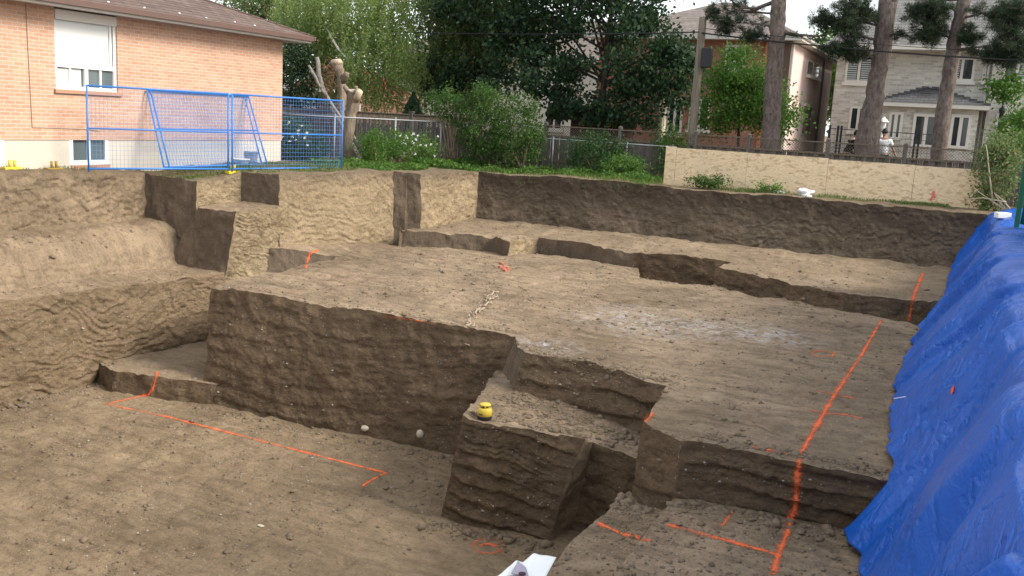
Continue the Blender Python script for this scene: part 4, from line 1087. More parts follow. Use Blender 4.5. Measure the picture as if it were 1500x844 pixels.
b = MB(); b.poly([(rc[0]-.03, PY-.004, rc[2]+.12), (rc[0]+.03, PY-.004, rc[2]+.12), (rc[0]+.02, PY-.004, rc[2]), (rc[0]+.07, PY-.004, rc[2]-.01), (rc[0]+.05, PY-.004, rc[2]-.06), (rc[0]-.01, PY-.004, rc[2]-.03), (rc[0]-.03, PY-.004, rc[2]-.13), (rc[0]-.08, PY-.004, rc[2]-.12), (rc[0]-.03, PY-.004, rc[2]-.02)], [(0, 1, 2, 8), (2, 3, 4, 5), (8, 2, 5, 6), (8, 6, 7)])
b.build('red_spray_mark', plain('paint_pink', (.80, .16, .13), .8, .1, var=.3, scale=30), hd)

# rubbish on the rear edge
def crumple(px, py, r, label):
    c = atY(px, py, 25.95); c = drop(c[0], c[1]); bm = bmesh.new(); bmesh.ops.create_icosphere(bm, subdivisions=3, radius=1)
    V = np.array([v.co for v in bm.verts]); F = np.array([[v.index for v in f.verts] for f in bm.faces]); bm.free()
    V = V*(1+.75*vn(V[:, 0]*2.3+px, V[:, 1]*2.3, V[:, 2]*2.3, 6))[:, None]*np.array(r)+np.array(c)+[0, 0, r[2]*.6]
    tag(mesh_obj('plastic_bag', V, F, plain('bag_white', (.72, .72, .72), .5, .3, var=.08)), label, 'litter', 'white litter on the rear rim')
crumple(1178, 285, (.20, .14, .11), 'larger white crumpled plastic bag on the rear rim below the OSB sheets')
crumple(1141, 281, (.16, .10, .06), 'flatter white scrap of plastic on the rear rim, left of the larger bag')

# ------------------------------------------------------------------ houses beyond the rear fence
M_STONE = brick('brick_ivory', ((.42, .405, .35), (.70, .67, .60)), (.60, .58, .53), (0, 2), .30, .10, .012, .6)
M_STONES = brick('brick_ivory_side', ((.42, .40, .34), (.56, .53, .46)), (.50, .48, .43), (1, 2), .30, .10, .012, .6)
M_GREY = shingle('shingle_grey', (.20, .195, .19), (.27, .265, .255), (0, 2), .35, .13)
M_GREYD = shingle('shingle_dark', (.10, .10, .105), (.145, .145, .15), (0, 2), .3, .10)
M_TRIM = plain('trim_offwhite', (.62, .60, .55), .5, .3, var=.05)
M_DGL = glass('glass_dark', (.02, .026, .03)); M_SHUT = plain('shutter_grey', (.36, .40, .39), .5, .3)
def rectY(px0, py0, px1, py1, Y):
    a, b_, c, d_ = atY(px0, py0, Y), atY(px1, py0, Y), atY(px0, py1, Y), atY(px1, py1, Y)
    return (a[0]+c[0])/2, (b_[0]+d_[0])/2, (c[2]+d_[2])/2, (a[2]+b_[2])/2
def window(parent, x0, x1, z0, z1, Y, nsash=2, slats=(), w=.09, pane=None, sill=True, depth=.07):
    b = MB(); b.span((x0, Y-depth, z0), (x0+w, Y, z1)); b.span((x1-w, Y-depth, z0), (x1, Y, z1)); b.span((x0+w, Y-depth, z0), (x1-w, Y, z0+w)); b.span((x0+w, Y-depth, z1-w), (x1-w, Y, z1))
    for k in range(1, nsash): xm = x0+(x1-x0)*k/nsash; b.span((xm-w*.6, Y-depth*.9, z0+w), (xm+w*.6, Y, z1-w))
    f = b.build('window', M_TRIM, parent)
    for k in range(nsash):
        xa = x0+(x1-x0)*k/nsash+w*.6; xb = x0+(x1-x0)*(k+1)/nsash-w*.6
        b = MB(); b.span((xa, Y-.03, z0+w*.6), (xb, Y-.012, z1-w*.6)); b.build('pane', pane or M_DGL, f)
        if k in slats:
            b = MB(); n = int((z1-z0-2*w)/.09)
            for j in range(n): z = z0+w+.045+j*.09; b.span((xa+.03, Y-.045, z-.03), (xb-.03, Y-.032, z+.025))
            b.build('shutter', M_SHUT, f)
    if sill: b = MB(); b.span((x0-.08, Y-.12, z0-.14), (x1+.08, Y+.02, z0-.003)); b.build('sill', M_TRIM, f)
    return f
WY = 44.0
wh = thing('stone_house', (-2, WY, 0), 'large two storey ivory brick house with grey roof behind the pines', 'house')
xl = rectY(1220, 100, 1221, 200, WY)[0]; ez = atY(1365, 76, WY)[2]; xr = 9.0; xj = atY(1447, 150, WY)[0]
b = MB(); b.span((xl, WY, -.2), (xr, WY+11, ez+.1)); b.build('wall', M_STONE, wh)
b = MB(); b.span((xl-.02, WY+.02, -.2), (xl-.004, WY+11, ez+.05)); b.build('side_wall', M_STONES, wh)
b = MB(); b.span((xj, WY-.45, -.2), (xr, WY-.003, ez+.05)); b.build('bay_wall', M_STONE, wh)
b = MB(); b.span((xl-.5, WY-.95, ez), (xr+.5, WY+11.5, ez+.18)); b.build('eave', M_TRIM, wh)
rzz = ez+5.0; e0 = (xl-.5, WY-.95, ez+.185)
b = MB(); b.poly([(xl-.5, WY-.95, ez+.185), (xr+.5, WY-.95, ez+.185), (xr+.5, WY+11.5, ez+.185), (xl-.5, WY+11.5, ez+.185), (xl+4.6, WY+5.2, rzz), (xr-1, WY+5.2, rzz)], [(0, 1, 5, 4), (1, 2, 5), (2, 3, 4, 5), (3, 0, 4)]); b.build('roof', M_GREY, wh)
for r, ns, sl, yy_ in (((1239, 81, 1279, 121), 2, (0, 1), WY), ((1391, 84, 1428, 119), 2, (0,), WY), ((1470, 82, 1512, 119), 2, (1,), WY-.45), ((1244, 156, 1270, 192), 2, (), WY), ((1457, 166, 1498, 209), 1, (), WY-.45)):
    x0, x1, z0, z1 = rectY(*r, yy_-.003); window(wh, x0, x1, z0, z1, yy_-.003, ns, sl)
x0, x1, z0, z1 = rectY(1440, 86, 1447, 119, WY-.003); window(wh, x0, x1-.05, z0, z1, WY-.003, 1, (0,), .06)
# garden room with its own hip roof
GY = WY-1.7; gx0, gx1 = rectY(1288, 160, 1432, 200, GY)[:2]; gz1 = rectY(1288, 158, 1432, 200, GY)[3]
gr = MB(); gr.span((gx0, GY, -.2), (gx1, WY-.004, gz1+.1)); gr.build('garden_room', M_STONE, wh)
b = MB(); b.span((gx0-.25, GY-.35, gz1), (gx1+.35, WY-.006, gz1+.16)); b.build('garden_room_eave', M_TRIM, wh)
gt = atY(1345, 128, WY)[2]
b = MB(); b.poly([(gx0-.27, GY-.37, gz1+.165), (gx1+.37, GY-.37, gz1+.165), (gx1+.37, WY-.008, gz1+.165), (gx0-.27, WY-.008, gz1+.165), (gx0+1.6, WY-.008, gt), (gx1-1.9, WY-.008, gt)], [(0, 1, 5, 4), (1, 2, 5), (3, 0, 4), (2, 3, 4, 5)]); gro = b.build('garden_room_roof', M_GREYD, wh)
b = MB()
for (p, q) in (((gx0-.27, GY-.37, gz1+.18), (gx0+1.6, WY-.05, gt+.03)), ((gx1+.37, GY-.37, gz1+.18), (gx1-1.9, WY-.05, gt+.03)), ((gx0-.27, WY-.09, gz1+.18), (gx0+1.6, WY-.09, gt+.04)), ((gx1+.37, WY-.09, gz1+.18), (gx1-1.9, WY-.09, gt+.04))):
    p, q = Vector(p), Vector(q)
    for k in range(9): c = p.lerp(q, (k+.5)/9); b.box(c, (.26, .16, .09))
b.build('hip_flashing', M_GREYD, gro)
b = MB(); b.box(((gx0+gx1)/2-.2, WY-.75, gt-.28), (.5, .2, .08)); b.build('roof_vent', M_GREYD, gro)
for r, ns in (((1301, 164, 1322, 205), 2), ((1336, 167, 1374, 216), 2), ((1391, 168, 1421, 218), 2)):
    x0, x1, z0, z1 = rectY(*r, GY-.003); f = window(wh, x0, x1, z0, z1, GY-.003, ns, (), .11, None, False)
sw = atY(1468, 160, WY-.5); b = MB(); b.tube([(sw[0], WY-.45, sw[2]+.1), (sw[0], WY-.62, sw[2]+.12)], .03, 6); b.lathe([(.05, -.25), (.12, 0), (.12, .05), (.02, .15)], (sw[0], WY-.65, sw[2]-.05), 8); b.build('wall_lantern', M_BLK, wh)
b = MB(); xg = xj-.14; b.tube([(xg, WY-.06, -.1), (xg, WY-.06, ez)], .05, 8); b.build('downpipe', M_TRIM, wh)

# the pink and terracotta house
KY = 40.0; kx0, kx1 = -15.4, atY(1157, 100, KY)[0]; kz = atY(1128, 62, KY)[2]
M_PINK = plain('stucco_pink', (.70, .55, .50), .85, .2, var=.08, scale=1.5, bump=.01)
M_TERRA = brick('brick_terracotta', ((.38, .165, .115), (.45, .20, .145)), (.40, .24, .19), (0, 2), .22, .075, .008)
M_KSH = shingle('shingle_taupe', (.20, .17, .15), (.27, .23, .205), (0, 2), .3, .12)
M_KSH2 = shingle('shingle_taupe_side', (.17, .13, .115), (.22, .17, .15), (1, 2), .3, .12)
kh = thing('stucco_house', ((kx0+kx1)/2, KY, 0), 'two storey house with terracotta brick back and pale pink stucco side behind the big pine', 'house')
KD = (atX(1220, 95, kx1)[1])
b = MB(); b.span((kx0, KY, -.2), (kx1-.12, KD-.1, kz+.05)); b.build('wall', M_TERRA, kh)
b = MB(); b.span((kx1-.115, KY+.02, -.2), (kx1, KD, kz+.03)); sw_ = b.build('side_wall', M_PINK, kh)
bx_ = rectY(1129, 70, 1139, 150, KY)[0]
b = MB(); b.span((bx_, KY-.12, -.2), (kx1-.01, KY-.004, kz)); b.build('corner_pier', plain('brick_umber', (.13, .095, .075), .85, .2, var=.2, scale=12), kh)
b = MB(); b.span((bx_-.28, KY-.14, -.2), (bx_-.005, KY-.004, kz)); b.build('corner_trim', plain('brick_orange', (.55, .20, .09), .8, .2, var=.15), kh)
b = MB(); b.span((kx0-.5, KY-.55, kz+.05), (kx1+.45, KD+.5, kz+.24)); b.build('eave', M_TRIM, kh)
b = MB(); b.tube([(kx1+.46, KY-.55, kz+.2), (kx1+.46, KD+.5, kz+.2)], .08, 8); b.build('gutter', M_TRIM, kh, True)
m_ = 3.0; xm = kx1+.45-(KD-KY+1.05)/2; 
rp = [(kx0-.5, KY-.55, kz+.245), (kx1+.45, KY-.55, kz+.245), (kx1+.45, KD+.5, kz+.245), (kx0-.5, KD+.5, kz+.245), (kx0+3.6, (KY+KD)/2, kz+2.3), (kx1-3.6, (KY+KD)/2, kz+2.3)]
b = MB(); b.poly(rp, [(0, 1, 5, 4), (2, 3, 4, 5), (3, 0, 4)]); b.build('roof', M_KSH, kh)
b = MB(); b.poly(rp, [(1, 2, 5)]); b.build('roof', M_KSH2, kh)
b = MB(); b.tube([(kx1+.05, KY+.1, -.1), (kx1+.05, KY+.1, kz)], .05, 8); b.build('downpipe', M_TRIM, kh); b = MB(); yy_ = atX(1203, 120, kx1)[1]; b.tube([(kx1+.05, yy_, -.1), (kx1+.05, yy_, kz)], .05, 8); b.build('downpipe', plain('pipe_brown', (.22, .17, .15), .5), kh)
for (px, a_, c_) in ((1187, 87, 112), (1196, 90, 115)):
    p, q = atX(px-2.5, a_, kx1+.02), atX(px+2.5, c_, kx1+.02)
    b = MB(); b.span((kx1-.02, p[1], q[2]), (kx1+.015, q[1], p[2])); f = b.build('window', M_TRIM, kh)
    b = MB(); b.span((kx1+.01, p[1]+.07, q[2]+.05), (kx1+.022, q[1]-.07, p[2]-.06)); b.build('pane', M_DGL, f)
    b = MB(); b.span((kx1+.003, p[1]-.15, q[2]-.14), (kx1+.16, q[1]+.15, q[2]-.003)); b.build('sill', M_TRIM, f)
p, q = atX(1179, 156, kx1+.02), atX(1185, 196, kx1+.02)
b = MB(); b.span((kx1+.003, p[1], q[2]), (kx1+.03, q[1], p[2])); b.build('side_door', plain('door_taupe', (.20, .15, .135), .6), kh); b = MB(); b.span((kx1+.003, p[1]-.2, p[2]+.02), (kx1+.1, q[1]+.2, p[2]+.14)); b.build('door_head', M_PINK, kh)
p = atX(1165, 152, kx1+.02); b = MB(); b.span((kx1+.003, p[1]-.3, p[2]-.15), (kx1+.12, p[1]+.3, p[2]+.1)); b.build('stone_band', M_PINK, kh)
for r in ((1062, 66, 1092, 104), (1000, 66, 1030, 104), (978, 142, 1000, 196), (1010, 142, 1040, 190)):
    x0, x1, z0, z1 = rectY(*r, KY-.003); window(kh, x0, x1, z0, z1, KY-.003, 2, (), .09)
b = MB(); c0 = rectY(968, 142, 975, 196, KY)[0]; b.span((c0, KY-.3, -.1), (c0+.28, KY-.005, 2.6)); b.build('porch_post', M_WHT, kh)

# other houses glimpsed through the trees
M_RED = shingle('shingle_red', (.20, .05, .045), (.27, .07, .06), (0, 2), .3, .12)
M_RB = brick('brick_red', ((.20, .085, .06), (.26, .11, .08)), (.25, .18, .15), (0, 2))
RY = 37.0; x0, x1, z0, z1 = rectY(432, 130, 486, 200, RY); rh = thing('red_roof_house', ((x0+x1)/2, RY, 0), 'small brick house with a red roof glimpsed between the bungalow and the cut trunks', 'house')
b = MB(); b.span((x0-1.5, RY, -.2), (x1+1.3, RY+6, z1)); b.build('wall', M_RB, rh)
b = MB(); b.poly([(x0-.4, RY-.5, z1), (x1+.5, RY-.5, z1), (x1-.3, RY+3, z1+1.25), (x0+.8, RY+3, z1+1.25), (x0-.4, RY+6.5, z1), (x1+.5, RY+6.5, z1)], [(0, 1, 2, 3), (1, 5, 2), (5, 4, 3, 2), (4, 0, 3)]); b.build('roof', M_RED, rh)
b = MB(); b.span((x0-.4, RY-.52, z1-.14), (x1+.5, RY-.40, z1+.02)); b.build('eave', M_WHT, rh)
x0, x1, z0, z1 = rectY(441, 134, 463, 158, RY-.003); window(rh, x0, x1, z0, z1, RY-.003, 2, (), .12)
x0, x1, z0, z1 = rectY(521, 152, 528, 166, RY-.003); window(rh, x0, x1, z0, z1, RY-.003, 1, (), .10)
BY = 50.0; x0, x1, z0, z1 = rectY(560, 70, 960, 200, BY); bh = thing('beige_house', ((x0+x1)/2, BY, 0), 'pale beige house almost hidden behind the dark maple', 'house')
M_BEI = plain('stucco_beige', (.62, .58, .50), .85, .2, var=.06)
b = MB(); b.span((x0, BY, -.2), (x1, BY+9, z1-.8)); b.build('wall', M_BEI, bh)
b = MB(); b.poly([(x0-.5, BY-.6, z1-.8), (x1+.5, BY-.6, z1-.8), (x1+.5, BY+9.5, z1-.8), (x0-.5, BY+9.5, z1-.8), (x0+4, BY+4.5, z1+2.0), (x1-4, BY+4.5, z1+2.0)], [(0, 1, 5, 4), (1, 2, 5), (2, 3, 4, 5), (3, 0, 4)]); b.build('roof', M_KSH, bh)
for r in ((670, 90, 700, 120), (760, 90, 790, 120), (880, 92, 905, 120), (800, 150, 825, 190)):
    x0, x1, z0, z1 = rectY(*r, BY-.003); window(bh, x0, x1, z0, z1, BY-.003, 2)
# child's playhouse under the maple
QY = 32.6; x0, x1, z0, z1 = rectY(836, 172, 908, 192, QY); ph = thing('playhouse', ((x0+x1)/2, QY, 0), 'dark red wooden playhouse with two yellow windows under the maple', 'playhouse')
M_PLAY = plain('playhouse_red', (.035, .012, .010), .7, .2, var=.2); M_PYEL = plain('playhouse_yellow', (.34, .24, .05), .6)
pk = atY(886, 160, QY)[2]
b = MB(); b.span((x0, QY, 0), (x1, QY+1.6, z1)); b.poly([(x0, QY, z1+.004), (x1, QY, z1+.004), ((x0+x1)/2, QY, pk), (x0, QY+1.6, z1+.004), (x1, QY+1.6, z1+.004), ((x0+x1)/2, QY+1.6, pk)], [(0, 1, 2), (4, 3, 5)]); b.build('wall', M_PLAY, ph)
b = MB()
for sx, ex in ((x0-.15, (x0+x1)/2), (x1+.15, (x0+x1)/2)): b.poly([(sx, QY-.15, z1-.02), (ex, QY-.15, pk+.06), (ex, QY+1.75, pk+.06), (sx, QY+1.75, z1-.02)], [(0, 1, 2, 3)])
b.build('roof', plain('playhouse_roof', (.05, .045, .045), .8), ph)
for r in ((853, 176, 862, 184), (885, 176, 895, 186)):
    xa, xb, za, zb = rectY(*r, QY-.003); b = MB(); b.span((xa, QY-.03, za), (xb, QY-.003, za+.04)); b.span((xa, QY-.03, zb-.04), (xb, QY-.003, zb)); b.span((xa, QY-.03, za+.04), (xa+.04, QY-.003, zb-.04)); b.span((xb-.04, QY-.03, za+.04), (xb, QY-.003, zb-.04)); b.span(((xa+xb)/2-.015, QY-.03, za+.04), ((xa+xb)/2+.015, QY-.003, zb-.04)); b.span((xa+.04, QY-.028, (za+zb)/2-.015), (xb-.04, QY-.004, (za+zb)/2+.015))
    f = b.build('window', M_PYEL, ph); b = MB(); b.span((xa+.03, QY-.02, za+.03), (xb-.03, QY-.006, zb-.03)); b.build('pane', plain('playhouse_pane', (.22, .17, .05), .5), f)
c = atY(968, 196, 33.5); t = thing('patio_umbrella', (c[0], 33.5, .1), 'closed cream patio umbrella beside the terracotta house', 'umbrella')
b = MB(); b.tube([(c[0], 33.5, .1), (c[0], 33.5, 2.55)], .025, 8); b.build('pole', M_WOODD, t); b = MB(); b.lathe([(.13, 1.0), (.17, 1.1), (.15, 1.6), (.10, 2.1), (.04, 2.45), (.02, 2.5)], (c[0], 33.5, .1), 10); b.build('canopy', plain('canvas_cream', (.66, .58, .42), .9, var=.1), t)

# ------------------------------------------------------------------ utility pole, wires
pb, pt_ = atY(1014, 196, 30.2), atY(1030, 25, 30.2)
up_ = thing('utility_pole', (pb[0], 30.2, .05), 'leaning grey wooden utility pole with a dark box behind the lattice fence', 'utility pole')
dv = (Vector(pt_)-Vector(pb)).normalized(); base_ = Vector(pb)-dv*((pb[2]+.1)/dv.z)
M_POLE = bark('pole_wood', (.16, .135, .105), (.28, .24, .19), (12, 12, .8))
b = MB(); b.tube([base_.lerp(Vector(pt_), k/8) for k in range(9)], [.15-.03*k/8 for k in range(9)], 14); b.build('pole', M_POLE, up_, True)
q = atY(1036, 85, 30.2-.02); b = MB(); b.box((q[0], 30.1, q[2]), (.30, .26, .60)); bx2 = b.build('equipment_box', plain('box_dark', (.025, .025, .03), .5), up_, False, .02)
b = MB(); b.box((q[0]-.18, 30.15, q[2]+.15), (.14, .05, .05)); b.box((q[0]-.18, 30.15, q[2]-.15), (.14, .05, .05)); b.build('bracket', M_GALV, up_)
M_CAB = plain('cable_black', (.02, .02, .022), .6)
def wire(p, q, sag, r, label):
    p, q = Vector(p), Vector(q); pts = [p.lerp(q, t)-Vector((0, 0, sag*4*t*(1-t))) for t in np.linspace(0, 1, 30)]
    b = MB(); b.tube(pts, r, 6); tag(b.build('overhead_wire', M_CAB, None, True), label, 'wire', 'overhead wires')
ph_ = Vector(atY(1028, 47, 30.1)); L_ = Vector(atY(405, 38, 33)); Rr = Vector(atY(1560, 92, 29.0))
wire(ph_, L_, .18, .022, 'thick dark wire running from the pole left to the bungalow across the birches')
wire(ph_+Vector((0, 0, -.03)), Rr, .10, .026, 'thick dark wire running from the pole right across the pine trunks')
wire(ph_+Vector((0, .05, .12)), Rr+Vector((0, .1, .22)), .10, .010, 'thin wire just above the thick one across the pine trunks')

# ------------------------------------------------------------------ neighbours' yard: iron fence, lantern
ir = thing('iron_fence', (-2.6, 31.4, .1), 'black metal fence with slim posts and wire netting in front of the ivory house', 'fence')
xs = [atY(p, 205, 31.4)[0] for p in (1214, 1226, 1231, 1284, 1340, 1346, 1378)]
M_IRON = plain('iron_black', (.012, .012, .014), .5, .4)
zt_ = atY(1228, 184, 31.4)[2]
for x in xs: b = MB(); b.span((x-.03, 31.37, .0), (x+.03, 31.43, zt_)); b.build('post', M_IRON, ir)
b = MB()
for k in range(9): z = .3+k*(zt_-.4)/8; b.tube([(xs[0], 31.4, z), (xs[-1], 31.4, z-.03)], .006 if k < 8 else .012, 5)
n = int((xs[-1]-xs[0])/.16)
for k in range(n): x = xs[0]+k*.16; b.tube([(x, 31.4, .25), (x, 31.4, zt_-.1)], .004, 4)
b.build('netting', M_IRON, ir)
c = atY(1293, 190, 34); t = thing('lamp_post', (c[0], 34, .1), 'small white garden lantern on a post by the garden room', 'lamp post')
zt2 = atY(1294, 171, 34)[2]
b = MB(); b.tube([(c[0], 34, .1), (c[0], 34, zt2-.42)], .03, 8); b.build('post', M_WHT, t, True)
b = MB(); b.lathe([(.06, zt2-.42), (.10, zt2-.20), (.10, zt2-.17)], (c[0], 34, 0), 8); b.build('lantern', plain('lantern_glass', (.7, .72, .7), .2), t)
b = MB(); b.lathe([(.17, zt2-.17), (.10, zt2-.09), (.05, zt2-.05), (.02, zt2)], (c[0], 34, 0), 8); b.build('lantern_cap', M_WHT, t)

# green screened fence at the right end of the tarp; unseen run added for shade
gp = at(1491, 318, .25); gtp = Vector((gp[0]+.02, gp[1], 2.3))
t = thing('green_screen_fence', (gp[0], gp[1], .2), 'dark green screened fence rising at the right edge above the tarp, with an unseen run added to shade the pit', 'fence')
M_GRN = plain('post_green', (.015, .15, .085), .45, .4, var=.1); M_SCR = plain('screen_green', (.012, .085, .05), .8, .1, var=.15, scale=4)
b = MB(); b.span((gp[0]-.045, gp[1]-.045, -.2), (gp[0]+.045, gp[1]+.045, 2.0)); b.build('post', M_GRN, t)
def screen(p, q):
    V, F = [], []
    for i in range(31):
        for j in range(13): u = i/30; V.append((p[0]*(1-u)+q[0]*u+.03*math.sin(i*.9+j*.3), p[1]*(1-u)+q[1]*u, .12+2.05*j/12))
    for i in range(30):
        for j in range(12): k = i*13+j; F.append((k, k+13, k+14, k+1))
    o = mesh_obj('screen', V, F, M_SCR, t, True); m_ = o.modifiers.new('thick', 'SOLIDIFY'); m_.thickness = .006
fl = [(gp[0]+.05, gp[1]-.02)]+[(gp[0]+.55+.09*k, gp[1]-3*k) for k in range(1, 9)]  # panels past the first are added out of view to shade the pit
for k, (p, q) in enumerate(zip(fl[:-1], fl[1:])):
    screen(p, q); b = MB(); b.span((q[0]-.035, q[1]-.035, -.2), (q[0]+.035, q[1]+.035, 2.3)); b.build('post', M_GRN, t); b = MB(); b.tube([(p[0]+.03, p[1], 2.2), (q[0]+.03, q[1], 2.2)], .022, 6); b.build('rail', M_GRN, t)
c = Vector(shoot_tarp(1468, 320)[0]); b = MB(); b.box(c+Vector((0, 0, .07)), (.30, .22, .13), Matrix.Rotation(.4, 3, 'Z'))
tag(b.build('foam_block', M_WHT, None, False, .015), 'white foam block lying at the far top end of the blue tarp', 'block')
# ------------------------------------------------------------------ vegetation
def unit(v): return v/(np.linalg.norm(v, axis=-1, keepdims=True)+1e-9)
def leaf_obj(name, C, T, L, W, mat, parent=None, fold=0.0):
    """one four-cornered leaf per point: C centres, T tip directions, L lengths, W widths"""
    n = len(C); T = unit(T); A = unit(rng.normal(size=(n, 3))); S = unit(np.cross(T, A))
    Nn = np.cross(T, S)*fold
    L = np.broadcast_to(L, n)[:, None]; W = np.broadcast_to(W, n)[:, None]
    V = np.stack([C-T*L*.5, C+S*W*.5-T*L*.05+Nn*W, C+T*L*.5, C-S*W*.5-T*L*.05+Nn*W], 1).reshape(-1, 3)
    F = np.arange(4*n).reshape(n, 4)
    return mesh_obj(name, V, F, mat, parent, False, None, rng.random(n))
def ell_of(px0, py0, px1, py1, Y, dep):
    x0, x1, z0, z1 = rectY(px0, py0, px1, py1, Y)
    return np.array([(x0+x1)/2, Y, (z0+z1)/2]), np.array([(x1-x0)/2, dep, (z1-z0)/2])
def clumps(ells, n, inner=.45):
    out = []
    vol = np.array([r[0]*r[2] for _, r in ells]); vol = vol/vol.sum()
    for (c, r), v in zip(ells, vol):
        k = max(2, int(n*v)); d = unit(rng.normal(size=(k, 3))); rad = (inner+(1-inner)*rng.random(k)**.6)[:, None]
        out.append(c+d*rad*r)
    return np.concatenate(out)
def foliage(cl, per, rc, flat=.6):
    n = len(cl)*per
    C = np.repeat(cl, per, 0)+rng.normal(size=(n, 3))*np.array([rc, rc, rc*flat])*np.repeat(rng.uniform(.6, 1.35, len(cl)), per)[:, None]
    return C
def limb_set(b, base, top, cl, k, r0, n_pts=5):
    base, top = Vector(base), Vector(top)
    b.tube([base.lerp(top, t)+Vector((random.gauss(0, .03), random.gauss(0, .03), 0))*(t > 0) for t in np.linspace(0, 1, 7)], [r0*(1-.55*t) for t in np.linspace(0, 1, 7)], 10)
    for c in random.sample(list(cl), min(k, len(cl))):
        c = Vector(c); t = random.uniform(.45, 1.0); s = base.lerp(top, t)
        if c.z < s.z-.2: continue
        mid = s.lerp(c, .5)+Vector((0, 0, .15*(c-s).length))
        b.tube([s, s.lerp(mid, .6), mid, mid.lerp(c, .6), c], [r0*.34, r0*.26, r0*.19, r0*.12, r0*.05], 6)

L_MAPLE = leafmat('leaf_maple', (.013, .034, .018), (.034, .074, .030), (.07, .12, .04), .3)
L_BIRCH = leafmat('leaf_birch', (.12, .19, .055), (.22, .30, .10), (.36, .36, .12), .48)
L_MIX = leafmat('leaf_mixed', (.075, .125, .045), (.15, .21, .075), (.28, .19, .10), .42)
L_BRI = leafmat('leaf_bright', (.035, .095, .015), (.085, .18, .028), (.16, .26, .05), .42)
L_SHRUB = leafmat('leaf_shrub', (.028, .075, .016), (.065, .135, .028), (.13, .20, .04), .35)
L_VINE = leafmat('leaf_vine', (.018, .050, .016), (.045, .10, .028), (.08, .14, .04), .3)
L_WEED = leafmat('leaf_weed', (.04, .10, .018), (.10, .20, .035), (.18, .28, .06), .38)
L_GRASS = leafmat('grass_blade', (.045, .095, .018), (.11, .18, .035), (.25, .24, .10), .3)
L_CEDAR = leafmat('leaf_cedar', (.010, .028, .012), (.022, .048, .018), None, .15)
L_PINE = leafmat('needle_pine', (.014, .032, .016), (.034, .062, .028), (.09, .075, .045), .2)
L_FLOW = plain('petal_white', (.78, .78, .76), .6, .2, var=.06)
BK_DARK = bark('bark_maple', (.035, .028, .024), (.085, .07, .06)); BK_PINE = bark('bark_pine', (.085, .066, .058), (.22, .18, .16), (7, 7, 3.0)); BK_CUT = bark('bark_cut', (.17, .13, .095), (.34, .27, .20), (10, 10, 1.3))
BK_BIR = plain('bark_birch', (.62, .60, .55), .8, .2, var=.3, scale=7); BK_STEM = bark('bark_stem', (.20, .14, .10), (.36, .28, .20), (16, 16, 3)); M_CUTW = plain('sawn_wood', (.50, .41, .29), .85, .15, var=.15, scale=20)

def tree(label, ells, Y, trunk_px, ncl, per, rc, ls, lmat, bmat, r0, nlimb=14, aspect=.7, droop=0.0, group='trees beyond the rear fence', name='tree', flat=.6, inner=.4):
    cl = clumps(ells, ncl, inner)
    b0 = atY(trunk_px[0][0], trunk_px[0][1], Y); b0 = np.array([b0[0], Y, .05]); t0 = atY(trunk_px[1][0], trunk_px[1][1], Y)
    t = thing(name, tuple(b0), label, 'tree', group)
    C = foliage(cl, per, rc, flat)
    T = rng.normal(size=C.shape); T[:, 2] -= .6+droop
    leaf_obj('crown', C, T, rng.uniform(.7, 1.25, len(C))*ls, rng.uniform(.7, 1.25, len(C))*ls*aspect, lmat, t)
    b = MB(); limb_set(b, b0, t0, cl, nlimb, r0); b.build('trunk', bmat, t, True)
    return t
def strands(ells, n, ln, per):
    """hanging birch twigs: leaves strung down from points in the crown"""
    cl = clumps(ells, n, .25); L = rng.uniform(.5, 1.0, len(cl))*ln
    u = rng.random((len(cl), per)); sw = rng.normal(size=(len(cl), 1, 3))*np.array([.22, .22, 0])
    C = cl[:, None, :]+np.stack([np.zeros_like(u), np.zeros_like(u), -u*L[:, None]], -1)+sw*(u[..., None]**1.5)+rng.normal(size=(len(cl), per, 3))*.05
    return C.reshape(-1, 3), cl

# pair of weeping birches left of centre
def birch(label, ells, Y, trunk, n, ln, per, ls, mat, lean):
    C, cl = strands(ells, n, ln, per); b0 = atY(trunk[0][0], trunk[0][1], Y); b0 = np.array([b0[0], Y, .05]); t0 = atY(trunk[1][0], trunk[1][1], Y)
    t = thing('birch_tree', tuple(b0), label, 'tree', 'trees beyond the rear fence')
    T = rng.normal(size=C.shape)*.7; T[:, 2] -= 1.0
    leaf_obj('crown', C, T, rng.uniform(.7, 1.3, len(C))*ls, rng.uniform(.7, 1.3, len(C))*ls*.62, mat, t)
    b = MB(); limb_set(b, b0, t0, cl, 5, .10); b.build('trunk', BK_BIR, t, True)
birch('weeping birch with hanging pale green twigs behind the cut trunks', [ell_of(405, -50, 500, 110, 31.5, 1.8), ell_of(455, -60, 600, 60, 31.5, 2.0), ell_of(500, 20, 625, 140, 31, 1.8), ell_of(455, 60, 540, 130, 32, 1.5)], 31.5, ((520, 190), (500, 20)), 1500, 1.5, 34, .095, L_BIRCH, 0)
birch('tall loose tree with yellowing leaves between the birch and the dark maple', [ell_of(585, -80, 760, 60, 34.5, 2.0), ell_of(600, 20, 735, 150, 34.5, 2.0), ell_of(640, -40, 790, 90, 35, 2.0)], 34.5, ((665, 200), (680, 20)), 1250, 1.3, 30, .12, L_MIX, 0)
b = MB(); p = [atY(*q, 30.3) for q in ((509, 88), (497, 74), (485, 54), (479, 42), (484, 36))]; b.tube(p, [.05, .045, .04, .03, .02], 7)
tag(b.build('bare_branch', BK_BIR, None, True), 'bare white curved branch rising above the tallest cut trunk', 'branch')
